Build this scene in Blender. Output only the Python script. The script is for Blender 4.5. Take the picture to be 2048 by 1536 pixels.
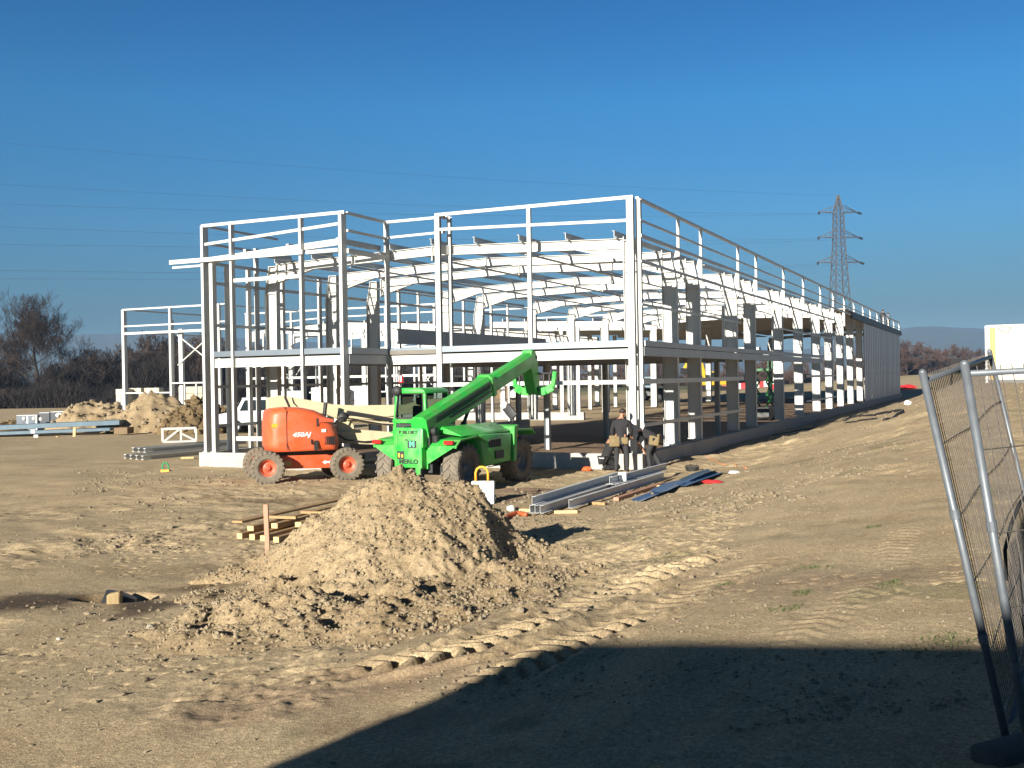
import bpy, bmesh, math, random
import numpy as np
from mathutils import Vector, Matrix

for o in list(bpy.data.objects):
    bpy.data.objects.remove(o)
SC = bpy.context.scene
COL = SC.collection
R = math.radians
rnd = random.Random(7)

# ------------------------------------------------------------------ camera
FPX, PITCH, ROLL, CAMZ = 2100.0, -0.0050, 0.0173, 2.71
cr, sr, cp, sp = math.cos(ROLL), math.sin(ROLL), math.cos(PITCH), math.sin(PITCH)
FWD = Vector((0, cp, sp)); UP0 = Vector((0, -sp, cp)); RT0 = Vector((1, 0, 0))
RT = RT0 * cr - UP0 * sr
UP = RT0 * sr + UP0 * cr
cam = bpy.data.cameras.new("camera")
cam.sensor_width = 36.0
cam.lens = FPX / 2048 * 36
cam.clip_end = 12000
cam.clip_start = 0.1
camo = bpy.data.objects.new("camera", cam)
COL.objects.link(camo)
M = Matrix((RT, UP, -FWD)).transposed().to_4x4()
M.translation = Vector((0, 0, CAMZ))
camo.matrix_world = M
SC.camera = camo

# ------------------------------------------------------------------ light
SUN_EL, SUN_AZ = R(16.5), R(29.3)          # shadows fall 29 degrees right of the view
W = bpy.data.worlds.new("World"); SC.world = W
W.use_nodes = True
nt = W.node_tree; bg = nt.nodes["Background"]
sky = nt.nodes.new("ShaderNodeTexSky"); sky.sky_type = 'NISHITA'
sky.sun_disc = False
sky.sun_elevation = SUN_EL
sky.sun_rotation = SUN_AZ + math.pi
sky.air_density = 1.0; sky.dust_density = 0.3; sky.ozone_density = 3.0
sky.altitude = 0
hs = nt.nodes.new("ShaderNodeHueSaturation")
hs.inputs["Saturation"].default_value = 1.30
tcw = nt.nodes.new("ShaderNodeTexCoord"); sx = nt.nodes.new("ShaderNodeSeparateXYZ")
nt.links.new(tcw.outputs["Generated"], sx.inputs[0])
rpw = nt.nodes.new("ShaderNodeValToRGB")             # sky tinted by height: dusky towards the horizon, dimmed overhead to deepen the shadows
e = rpw.color_ramp.elements
e[0].position = 0.0; e[0].color = (.20, .26, .31, 1)
e[1].position = .72; e[1].color = (.10, .125, .15, 1)
for pos, c in ((.06, (.22, .31, .40, 1)), (.14, (.40, .62, .76, 1)), (.25, (.47, .83, .98, 1)), (.40, (.32, .62, .86, 1)), (.5, (.20, .30, .40, 1))):
    q = e.new(pos); q.color = c
nt.links.new(sx.outputs["Z"], rpw.inputs[0])
mw_ = nt.nodes.new("ShaderNodeMix"); mw_.data_type = 'RGBA'; mw_.blend_type = 'MULTIPLY'; mw_.inputs[0].default_value = 1.0
nt.links.new(sky.outputs[0], hs.inputs["Color"])
nt.links.new(hs.outputs[0], mw_.inputs[6]); nt.links.new(rpw.outputs[0], mw_.inputs[7])
nt.links.new(mw_.outputs[2], bg.inputs["Color"])
bg.inputs["Strength"].default_value = 0.05
sl = bpy.data.lights.new("sun", 'SUN'); sl.energy = 5.0; sl.angle = R(0.5)
sl.color = (1.0, 0.945, 0.85)
so = bpy.data.objects.new("sun", sl); COL.objects.link(so)
sd = Vector((math.sin(SUN_AZ) * math.cos(SUN_EL), math.cos(SUN_AZ) * math.cos(SUN_EL), -math.sin(SUN_EL)))
so.rotation_euler = sd.to_track_quat('-Z', 'Y').to_euler()
so.location = (-20, -40, 40)
vs = SC.view_settings
vs.view_transform = 'Standard'; vs.look = 'None'; vs.exposure = 1.12; vs.gamma = 1.0
SC.render.engine = 'CYCLES'
SC.cycles.max_bounces = 5
SC.cycles.diffuse_bounces = 3
SC.cycles.volume_bounces = 0

# ------------------------------------------------------------------ helpers
def sm(t):
    t = np.clip(t, 0, 1)
    return t * t * (3 - 2 * t)

def hsh(ix, iy, seed):
    n = (ix.astype(np.int64) * 374761393 + iy.astype(np.int64) * 668265263 + seed * 974634541) & 0xffffffff
    n = ((n ^ (n >> 13)) * 1274126177) & 0xffffffff
    n = (n ^ (n >> 16)) & 0xffffff
    return n / float(0xffffff)

def vnoise(x, y, seed=0):
    x = np.asarray(x, float); y = np.asarray(y, float)
    xi = np.floor(x); yi = np.floor(y)
    fx = x - xi; fy = y - yi
    fx = fx * fx * fx * (fx * (fx * 6 - 15) + 10); fy = fy * fy * fy * (fy * (fy * 6 - 15) + 10)
    a = hsh(xi, yi, seed); b = hsh(xi + 1, yi, seed); c = hsh(xi, yi + 1, seed); d = hsh(xi + 1, yi + 1, seed)
    return (a * (1 - fx) + b * fx) * (1 - fy) + (c * (1 - fx) + d * fx) * fy * 1.0 - 0.5

def fbm(x, y, octs, seed=0, gain=0.5):
    s = 0; a = 1.0
    for k in range(octs):
        c, q = math.cos(.6 * k + .3), math.sin(.6 * k + .3)
        s = s + a * vnoise((x * c - y * q), (x * q + y * c), seed + k)
        x = x * 2.03; y = y * 2.03; a *= gain
    return s

TH = 0.4345
CT, ST = math.cos(TH), math.sin(TH)
BX, BY, BZ = 3.6462, 30.545, 0.46            # building corner, top of the plinth

def uv(u, v, w=None):
    p = (BX - u * CT + v * ST, BY + u * ST + v * CT)
    return p if w is None else Vector((p[0], p[1], BZ + w))

def lerp(a, b, t):
    return a + (b - a) * t

def base_h(x, y):
    x = np.asarray(x, float); y = np.asarray(y, float)
    n = (x - BX) * CT - (y - BY) * ST
    s = (x - BX) * ST + (y - BY) * CT
    zmax = lerp(0.78, 2.15, sm((s + 26) / 46))
    st = lerp(1.2, 0.7, sm(s / 20))
    z = zmax * sm((n - st) / lerp(10.0, 8.5, sm((s + 20) / 40)))
    z = np.where(s > 60, z + sm((s - 92) / 60) * (2.2 - z) * sm((n + 40) / 40), z)
    far = sm((y - 230) / 500)
    z = z + far * 2.2
    return z

def ray(px, py):
    a = (px - 1024) / FPX; b = -(py - 768) / FPX
    return FWD + RT * a + UP * b

def at(px, py, Y):
    d = ray(px, py); t = Y / d.y
    return Vector((d.x * t, Y, CAMZ + d.z * t))

def g(px, py, dz=0.0):
    d = ray(px, py)
    z = 0.0
    for k in range(60):
        t = (z + dz - CAMZ) / d.z
        z = 0.5 * z + 0.5 * float(base_h(d.x * t, d.y * t))
    return Vector((d.x * t, d.y * t, z))

# ------------------------------------------------------------------ mesh builder
class MB:
    def __init__(s):
        s.v = []; s.f = []
    def add(s, vs, fs):
        n = len(s.v); s.v += [tuple(p) for p in vs]; s.f += [tuple(i + n for i in f) for f in fs]; return s
    def box(s, x0, x1, y0, y1, z0, z1):
        v = [(x0, y0, z0), (x1, y0, z0), (x1, y1, z0), (x0, y1, z0), (x0, y0, z1), (x1, y0, z1), (x1, y1, z1), (x0, y1, z1)]
        return s.add(v, [(0, 3, 2, 1), (4, 5, 6, 7), (0, 1, 5, 4), (1, 2, 6, 5), (2, 3, 7, 6), (3, 0, 4, 7)])
    def bar(s, p, q, w, h, up=(0, 0, 1), off=0.0):
        p = Vector(p); q = Vector(q); d = (q - p).normalized(); up = Vector(up)
        if abs(d.dot(up)) > 0.98: up = Vector((0, 1, 0))
        r = d.cross(up).normalized(); u = r.cross(d).normalized()
        v = []
        for c in (p, q):
            c = c + u * off
            for a, b in ((-1, -1), (1, -1), (1, 1), (-1, 1)):
                v.append(c + r * (a * w / 2) + u * (b * h / 2))
        return s.add(v, [(3, 2, 1, 0), (4, 5, 6, 7), (0, 1, 5, 4), (1, 2, 6, 5), (2, 3, 7, 6), (3, 0, 4, 7)])
    def ibeam(s, p, q, d, w, up=(0, 0, 1), tw=0.012, tf=0.016):
        s.bar(p, q, tw, d - 2 * tf, up)
        s.bar(p, q, w, tf, up, off=(d - tf) / 2); s.bar(p, q, w, tf, up, off=-(d - tf) / 2)
        return s
    def channel(s, p, q, d, w, up=(0, 0, 1), t=0.012, side=1):
        p = Vector(p); q = Vector(q); dd = (q - p).normalized(); r = dd.cross(Vector(up)).normalized() * side
        s.bar(p, q, t, d, up)
        o = r * (w / 2 + t / 2)
        s.bar(p + o, q + o, w, t, up, off=d / 2 - t / 2); s.bar(p + o, q + o, w, t, up, off=-d / 2 + t / 2)
        return s
    def tube(s, p, q, r0, r1=None, n=8, caps=True):
        r1 = r0 if r1 is None else r1
        p = Vector(p); q = Vector(q); d = (q - p)
        if d.length < 1e-9: return s
        d.normalize(); a = Vector((0, 0, 1)) if abs(d.z) < .9 else Vector((1, 0, 0))
        x = d.cross(a).normalized(); y = d.cross(x)
        v = []
        for c, r in ((p, r0), (q, r1)):
            for k in range(n):
                t = 2 * math.pi * k / n
                v.append(c + x * (r * math.cos(t)) + y * (r * math.sin(t)))
        f = [(k, (k + 1) % n, n + (k + 1) % n, n + k) for k in range(n)]
        f = [tuple(reversed(q_)) for q_ in f]
        if caps: f += [tuple(range(n)), tuple(range(2 * n - 1, n - 1, -1))]
        return s.add(v, f)
    def path(s, pts, r, n=6):
        pts = [Vector(p) for p in pts]; v = []; m = len(pts); x = None
        for i, p in enumerate(pts):
            d = (pts[min(i + 1, m - 1)] - pts[max(i - 1, 0)]).normalized()
            if x is None:
                a = Vector((0, 0, 1)) if abs(d.z) < .9 else Vector((1, 0, 0)); x = d.cross(a).normalized()
            else:
                x = (x - d * x.dot(d)).normalized()
            y = d.cross(x); rr = r[i] if isinstance(r, (list, tuple)) else r
            for k in range(n):
                t = 2 * math.pi * k / n
                v.append(p + x * (rr * math.cos(t)) + y * (rr * math.sin(t)))
        f = []
        for i in range(m - 1):
            for k in range(n):
                f.append((i * n + (k + 1) % n, i * n + k, (i + 1) * n + k, (i + 1) * n + (k + 1) % n)[::-1])
        f += [tuple(range(n))[::-1], tuple(range((m - 1) * n, m * n))]
        return s.add(v, f)
    def prism(s, poly, fn, t0, t1):
        """polygon (a,b) list; fn(a,b,t) -> xyz ; between t0 and t1"""
        n = len(poly)
        v = [fn(a, b, t0) for a, b in poly] + [fn(a, b, t1) for a, b in poly]
        f = [tuple(range(n))[::-1], tuple(range(n, 2 * n))] + [(k, (k + 1) % n, n + (k + 1) % n, n + k) for k in range(n)]
        return s.add(v, f)
    def lathe(s, prof, n, fn=None):
        """prof: (radius, axial); axis = x by default, fn maps (x,y,z)"""
        fn = fn or (lambda x, y, z: (x, y, z)); m = len(prof); v = []
        for k in range(n):
            t = 2 * math.pi * k / n
            for r, a in prof: v.append(fn(a, r * math.cos(t), r * math.sin(t)))
        f = []
        for k in range(n):
            for i in range(m - 1):
                a = k * m + i; b = ((k + 1) % n) * m + i
                f.append((a, a + 1, b + 1, b))
        return s.add(v, f)
    def ball(s, c, rx, ry=None, rz=None, n=8, m=6, fn=None):
        ry = rx if ry is None else ry; rz = rx if rz is None else rz
        v = []; f = []
        for i in range(1, m):
            ph = math.pi * i / m
            for k in range(n):
                t = 2 * math.pi * k / n
                v.append((c[0] + rx * math.sin(ph) * math.cos(t), c[1] + ry * math.sin(ph) * math.sin(t), c[2] + rz * math.cos(ph)))
        top = len(v); v.append((c[0], c[1], c[2] + rz)); v.append((c[0], c[1], c[2] - rz))
        for i in range(m - 2):
            for k in range(n):
                f.append((i * n + k, (i + 1) * n + k, (i + 1) * n + (k + 1) % n, i * n + (k + 1) % n))
        for k in range(n):
            f.append((top, k, (k + 1) % n)); f.append((top + 1, (m - 2) * n + (k + 1) % n, (m - 2) * n + k))
        if fn: v = [fn(*p) for p in v]
        return s.add(v, f)
    def build(s, name, mat, parent=None, smooth=False, bevel=0.0, seg=1, sub=0):
        me = bpy.data.meshes.new(name); me.from_pydata(s.v, [], s.f); me.update()
        bm = bmesh.new(); bm.from_mesh(me)
        bmesh.ops.recalc_face_normals(bm, faces=bm.faces) if len(bm.faces) < 60000 else None
        bm.to_mesh(me); bm.free()
        if smooth: me.polygons.foreach_set("use_smooth", [True] * len(me.polygons))
        me.materials.append(mat)
        o = bpy.data.objects.new(name, me); COL.objects.link(o)
        if parent is not None: o.parent = parent
        if bevel > 0:
            b = o.modifiers.new("bevel", 'BEVEL'); b.width = bevel; b.segments = seg; b.limit_method = 'ANGLE'; b.angle_limit = R(35)
            if seg > 1: me.polygons.foreach_set("use_smooth", [True] * len(me.polygons))
            if seg > 1: b.harden_normals = False
        if sub:
            b = o.modifiers.new("sub", 'SUBSURF'); b.levels = sub; b.render_levels = sub
        return o

def np_mesh(name, verts, faces, mat, parent=None, smooth=True):
    """verts (n,3) array, faces (m,k) array"""
    me = bpy.data.meshes.new(name); n = len(verts); m, k = faces.shape
    me.vertices.add(n); me.vertices.foreach_set("co", np.ascontiguousarray(verts, dtype=np.float32).ravel())
    me.loops.add(m * k); me.loops.foreach_set("vertex_index", np.ascontiguousarray(faces, dtype=np.int32).ravel())
    me.polygons.add(m); me.polygons.foreach_set("loop_start", np.arange(0, m * k, k, dtype=np.int32))
    me.polygons.foreach_set("loop_total", np.full(m, k, dtype=np.int32))
    me.polygons.foreach_set("use_smooth", np.full(m, smooth))
    me.update(calc_edges=True); me.validate()
    me.materials.append(mat)
    o = bpy.data.objects.new(name, me); COL.objects.link(o)
    if parent is not None: o.parent = parent
    return o

def tag(o, label=None, cat=None, group=None, kind=None):
    if label: o["label"] = label
    if cat: o["category"] = cat
    if group: o["group"] = group
    if kind: o["kind"] = kind
    return o

def empty(name, loc, rz=0.0, label=None, cat=None, group=None):
    o = bpy.data.objects.new(name, None); COL.objects.link(o); o.location = loc; o.rotation_euler = (0, 0, rz)
    o.empty_display_size = 0.3
    return tag(o, label, cat, group)

def copy_tree(o, parent=None):
    c = o.copy(); COL.objects.link(c)
    if parent is not None: c.parent = parent
    for ch in list(o.children): copy_tree(ch, c)
    return c

# ------------------------------------------------------------------ materials
def mat(name, col, rough=0.6, metal=0.0, col2=None, scale=6.0, bump=0.0, bscale=40.0, spec=None, amt=1.0, detail=6.0, coat=0.0):
    m = bpy.data.materials.new(name); m.use_nodes = True; t = m.node_tree; b = t.nodes["Principled BSDF"]
    b.inputs["Base Color"].default_value = (*col, 1); b.inputs["Roughness"].default_value = rough; b.inputs["Metallic"].default_value = metal
    if spec is not None: b.inputs["Specular IOR Level"].default_value = spec
    if coat: b.inputs["Coat Weight"].default_value = coat
    tc = t.nodes.new("ShaderNodeTexCoord")
    if col2 is not None:
        n = t.nodes.new("ShaderNodeTexNoise"); n.inputs["Scale"].default_value = scale; n.inputs["Detail"].default_value = detail; n.inputs["Roughness"].default_value = .65
        t.links.new(tc.outputs["Object"], n.inputs["Vector"])
        rp = t.nodes.new("ShaderNodeValToRGB"); rp.color_ramp.elements[0].position = .5 - .22 * amt; rp.color_ramp.elements[1].position = .5 + .22 * amt
        rp.color_ramp.elements[0].color = (*col, 1); rp.color_ramp.elements[1].color = (*col2, 1)
        t.links.new(n.outputs["Fac"], rp.inputs[0]); t.links.new(rp.outputs[0], b.inputs["Base Color"])
    if bump > 0:
        n = t.nodes.new("ShaderNodeTexNoise"); n.inputs["Scale"].default_value = bscale; n.inputs["Detail"].default_value = 8
        t.links.new(tc.outputs["Object"], n.inputs["Vector"])
        bp = t.nodes.new("ShaderNodeBump"); bp.inputs["Strength"].default_value = 1.0; bp.inputs["Distance"].default_value = bump
        t.links.new(n.outputs["Fac"], bp.inputs["Height"]); t.links.new(bp.outputs[0], b.inputs["Normal"])
    return m

STEEL = mat("white_steel_paint", (.56, .555, .52), .45, 0, (.49, .48, .44), 1.3, amt=1.6)
STEEL2 = mat("grey_white_steel_paint", (.44, .46, .47), .5, 0, (.38, .40, .41), 2.0)
CONC = mat("concrete", (.42, .40, .36), .9, 0, (.33, .31, .27), 2.5, .004, 30)
PANEL = mat("cladding_panel", (.60, .63, .65), .45, 0, (.54, .57, .6), .8)
SHEET = mat("roof_sheet", (.42, .38, .31), .6, 0, (.34, .30, .24), .7)
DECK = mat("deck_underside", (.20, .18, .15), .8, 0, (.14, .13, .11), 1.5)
DARK = mat("black_rubber", (.018, .018, .018), .7)
STEELD = mat("dark_steel", (.06, .06, .06), .5, .6)
GALV = mat("galvanised_steel", (.17, .185, .20), .5, .35, (.12, .135, .15), 14.0)
GALV2 = mat("zinc_steel", (.60, .61, .60), .42, .1, (.48, .49, .50), 8.0)
def dusty(m, dust=(.24, .19, .12), sc=3.0, lo=.55, hi=.85, amt=.55):
    """dried mud and dust lying in patches over a paint"""
    t = m.node_tree; b = t.nodes["Principled BSDF"]; L = t.links
    tc = t.nodes.new("ShaderNodeTexCoord"); n = t.nodes.new("ShaderNodeTexNoise"); n.inputs["Scale"].default_value = sc; n.inputs["Detail"].default_value = 10; n.inputs["Roughness"].default_value = .72
    L.new(tc.outputs["Object"], n.inputs["Vector"])
    r_ = t.nodes.new("ShaderNodeMapRange"); r_.inputs[1].default_value = lo; r_.inputs[2].default_value = hi; r_.inputs[4].default_value = amt; L.new(n.outputs["Fac"], r_.inputs[0])
    x = t.nodes.new("ShaderNodeMix"); x.data_type = 'RGBA'; L.new(r_.outputs[0], x.inputs[0])
    lk = b.inputs["Base Color"].links
    if lk: L.new(lk[0].from_socket, x.inputs[6])
    else: x.inputs[6].default_value = b.inputs["Base Color"].default_value
    x.inputs[7].default_value = (*dust, 1); L.new(x.outputs[2], b.inputs["Base Color"])
    y = t.nodes.new("ShaderNodeMapRange"); y.inputs[3].default_value = b.inputs["Roughness"].default_value; y.inputs[4].default_value = .9; L.new(r_.outputs[0], y.inputs[0]); L.new(y.outputs[0], b.inputs["Roughness"])
    return m
GREEN = dusty(mat("green_machine_paint", (.012, .46, .045), .33, 0, (.02, .34, .04), 5.0, amt=1.3, coat=.1), lo=.42, hi=.78, amt=.6)
ORANGE = dusty(mat("orange_machine_paint", (.70, .095, .018), .40, 0, (.55, .09, .03), 4.0, amt=1.4, coat=.1), lo=.42, hi=.82, amt=.55)
ORANGED = mat("orange_rim_paint", (.62, .09, .03), .5, 0, (.36, .09, .05), 9.0)
CREAM = dusty(mat("cream_boom_paint", (.62, .53, .33), .45, 0, (.52, .45, .29), 3.0), sc=5.0, lo=.5, hi=.8, amt=.45)
TYRE = mat("muddy_tyre", (.10, .085, .065), .9, 0, (.20, .165, .12), 7.0, .004, 60)
TYREC = mat("clay_covered_tyre", (.20, .165, .115), .92, 0, (.12, .10, .075), 9.0, .004, 60)
GLASS = bpy.data.materials.new("cab_glass"); GLASS.use_nodes = True
_b = GLASS.node_tree.nodes["Principled BSDF"]; _b.inputs["Base Color"].default_value = (.40, .47, .45, 1); _b.inputs["Roughness"].default_value = .03
_b.inputs["Transmission Weight"].default_value = 1.0; _b.inputs["IOR"].default_value = 1.02; _b.inputs["Specular IOR Level"].default_value = 1.0
DGLASS = mat("dark_glass", (.02, .03, .035), .06)
WHITE = mat("white_paint", (.78, .78, .76), .4, 0, (.70, .70, .68), 3)
YELLOW = mat("yellow_paint", (.70, .42, .02), .45, 0, (.6, .36, .04), 3)
YORANGE = mat("orange_handle", (.85, .36, .02), .5)
RED = mat("red_plastic", (.62, .03, .03), .45)
REDL = mat("red_lamp", (.55, .02, .02), .2)
WOOD = mat("sawn_timber", (.42, .27, .12), .8, 0, (.30, .18, .08), 6.0, .003, 30)
WOODL = mat("timber_end", (.62, .44, .21), .8, 0, (.5, .34, .16), 10.0)
PINK = mat("faded_red_wood", (.48, .24, .16), .8, 0, (.40, .22, .13), 12.0)
BLUES = mat("blue_steel_sheet", (.10, .20, .36), .35, .3, (.08, .15, .27), 3.0)
BLUEG = mat("blue_grey_sheet", (.10, .155, .19), .5, .1, (.07, .11, .14), 2.0)
FILM = mat("plastic_wrap", (.60, .60, .55), .3, 0, (.38, .38, .34), 3.0, .02, 4)
FILMG = mat("grey_wrapped_pack", (.20, .23, .26), .4, 0, (.13, .15, .18), 3.0)
CREAMW = mat("cream_cabin_panel", (.50, .465, .37), .5, 0, (.44, .41, .33), 1.2)
BROWN = mat("brown_board", (.20, .13, .06), .7, 0, (.15, .10, .05), 3)
CLOTH = mat("charcoal_cloth", (.022, .020, .022), .9, 0, (.014, .013, .014), 14, .004, 50)
CLOTHB = mat("black_cloth", (.014, .013, .014), .9, 0, (.022, .02, .02), 14, .004, 50)
JEANS = mat("grey_work_trousers", (.034, .034, .036), .9, 0, (.022, .022, .022), 12, .004, 50)
LEATH = mat("tan_leather", (.20, .145, .065), .8, 0, (.14, .10, .045), 12)
SKIN = mat("skin", (.46, .22, .13), .55)
HAIR = mat("dark_hair", (.025, .015, .01), .7)
PYL = mat("pylon_steel", (.075, .068, .066), .7, .1)
BARK = mat("bark", (.050, .036, .026), .95, 0, (.030, .022, .017), 3)
TWIG = mat("bare_twigs", (.060, .040, .030), .95, 0, (.034, .025, .019), .7)
TWIGR = mat("reddish_bare_twigs", (.095, .052, .036), .95, 0, (.05, .034, .026), .3)
TWIGD = mat("dark_bramble_twigs", (.030, .021, .015), .95, 0, (.012, .010, .008), .25)
EDGE = mat("galvanised_edge_trim", (.42, .47, .52), .32, .92, (.36, .41, .46), 2.0)
RIMG = mat("grey_rim_paint", (.16, .17, .18), .6, 0, (.10, .10, .10), 8.0)
HILLM = mat("wooded_hill", (.045, .055, .038), .95, 0, (.06, .07, .05), .004)
GRASSM = mat("weed_leaves", (.07, .10, .03), .9, 0, (.12, .12, .05), 4)

def soil_mat(name, c1, c2, c3, wet=False):
    m = bpy.data.materials.new(name); m.use_nodes = True; t = m.node_tree; b = t.nodes["Principled BSDF"]; L = t.links
    b.inputs["Roughness"].default_value = .95; b.inputs["Specular IOR Level"].default_value = .15
    tc = t.nodes.new("ShaderNodeTexCoord")
    def noise(sc, det, ro=.6):
        n = t.nodes.new("ShaderNodeTexNoise"); n.inputs["Scale"].default_value = sc; n.inputs["Detail"].default_value = det; n.inputs["Roughness"].default_value = ro
        L.new(tc.outputs["Object"], n.inputs["Vector"]); return n
    def mix(a, bb, fac, mode='MIX'):
        x = t.nodes.new("ShaderNodeMix"); x.data_type = 'RGBA'; x.blend_type = mode
        if isinstance(fac, float): x.inputs[0].default_value = fac
        else: L.new(fac, x.inputs[0])
        for k, s_ in ((6, a), (7, bb)):
            if isinstance(s_, tuple): x.inputs[k].default_value = (*s_, 1)
            else: L.new(s_, x.inputs[k])
        return x.outputs[2]
    def ramp(src, p0, p1):
        r_ = t.nodes.new("ShaderNodeMapRange"); r_.inputs[1].default_value = p0; r_.inputs[2].default_value = p1; L.new(src, r_.inputs[0]); return r_.outputs[0]
    big = noise(.16, 5); mid = noise(1.1, 8, .7); fine = noise(22, 6, .75); speck = noise(75, 3, .6); grit = noise(48, 4, .8)
    c = mix(c1, c2, ramp(big.outputs["Fac"], .36, .64))
    c = mix(c, c3, ramp(mid.outputs["Fac"], .46, .72))
    dk = mix((.66, .64, .62), (1.30, 1.29, 1.27), ramp(fine.outputs["Fac"], .3, .72))
    c = mix(c, dk, 1.0, 'MULTIPLY')
    pale = mix(c, (.46, .42, .33), ramp(speck.outputs["Fac"], .66, .74))
    c = mix(pale, mix((.60, .57, .54), (1.22, 1.22, 1.2), ramp(grit.outputs['Fac'], .36, .62)), 1.0, 'MULTIPLY')
    if wet:
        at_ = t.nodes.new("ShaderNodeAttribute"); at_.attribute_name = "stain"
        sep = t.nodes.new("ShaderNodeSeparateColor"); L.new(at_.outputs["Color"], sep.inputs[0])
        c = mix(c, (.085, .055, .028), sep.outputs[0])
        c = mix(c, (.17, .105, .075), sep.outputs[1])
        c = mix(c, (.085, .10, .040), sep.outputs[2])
        rr = t.nodes.new("ShaderNodeMapRange"); rr.inputs[3].default_value = .95; rr.inputs[4].default_value = .55; L.new(sep.outputs[0], rr.inputs[0]); L.new(rr.outputs[0], b.inputs["Roughness"])
    L.new(c, b.inputs["Base Color"])
    bp = t.nodes.new("ShaderNodeBump"); bp.inputs["Distance"].default_value = .018; bp.inputs["Strength"].default_value = .7
    L.new(fine.outputs["Fac"], bp.inputs["Height"])
    bp2 = t.nodes.new("ShaderNodeBump"); bp2.inputs["Distance"].default_value = .008; bp2.inputs["Strength"].default_value = .7
    L.new(speck.outputs["Fac"], bp2.inputs["Height"]); L.new(bp.outputs[0], bp2.inputs["Normal"])
    L.new(bp2.outputs[0], b.inputs["Normal"])
    return m
SOIL = soil_mat("bare_soil", (.505, .402, .252), (.45, .355, .222), (.38, .285, .168), True)
CLAY = soil_mat("dug_clay", (.375, .292, .182), (.325, .248, .150), (.265, .195, .112))
CLAYD = soil_mat("dark_dug_soil", (.20, .145, .075), (.15, .11, .06), (.12, .085, .045))

PEB = mat("stony_clods", (.235, .19, .125), .95, 0, (.17, .13, .085), 2.0, detail=8)
CLOD = mat("clay_clods", (.29, .23, .145), .95, 0, (.20, .15, .09), 1.5, detail=8)
# ------------------------------------------------------------------ ground
def axis(dense0, dense1, step, lo, hi, grow):
    a = list(np.arange(dense0, dense1 + 1e-6, step)); s = step; x = a[-1]
    while x < hi:
        s *= grow; x += s; a.append(min(x, hi))
    s = step; x = a[0]; b = []
    while x > lo:
        s *= grow; x -= s; b.append(max(x, lo))
    return np.array(b[::-1] + a)

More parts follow.
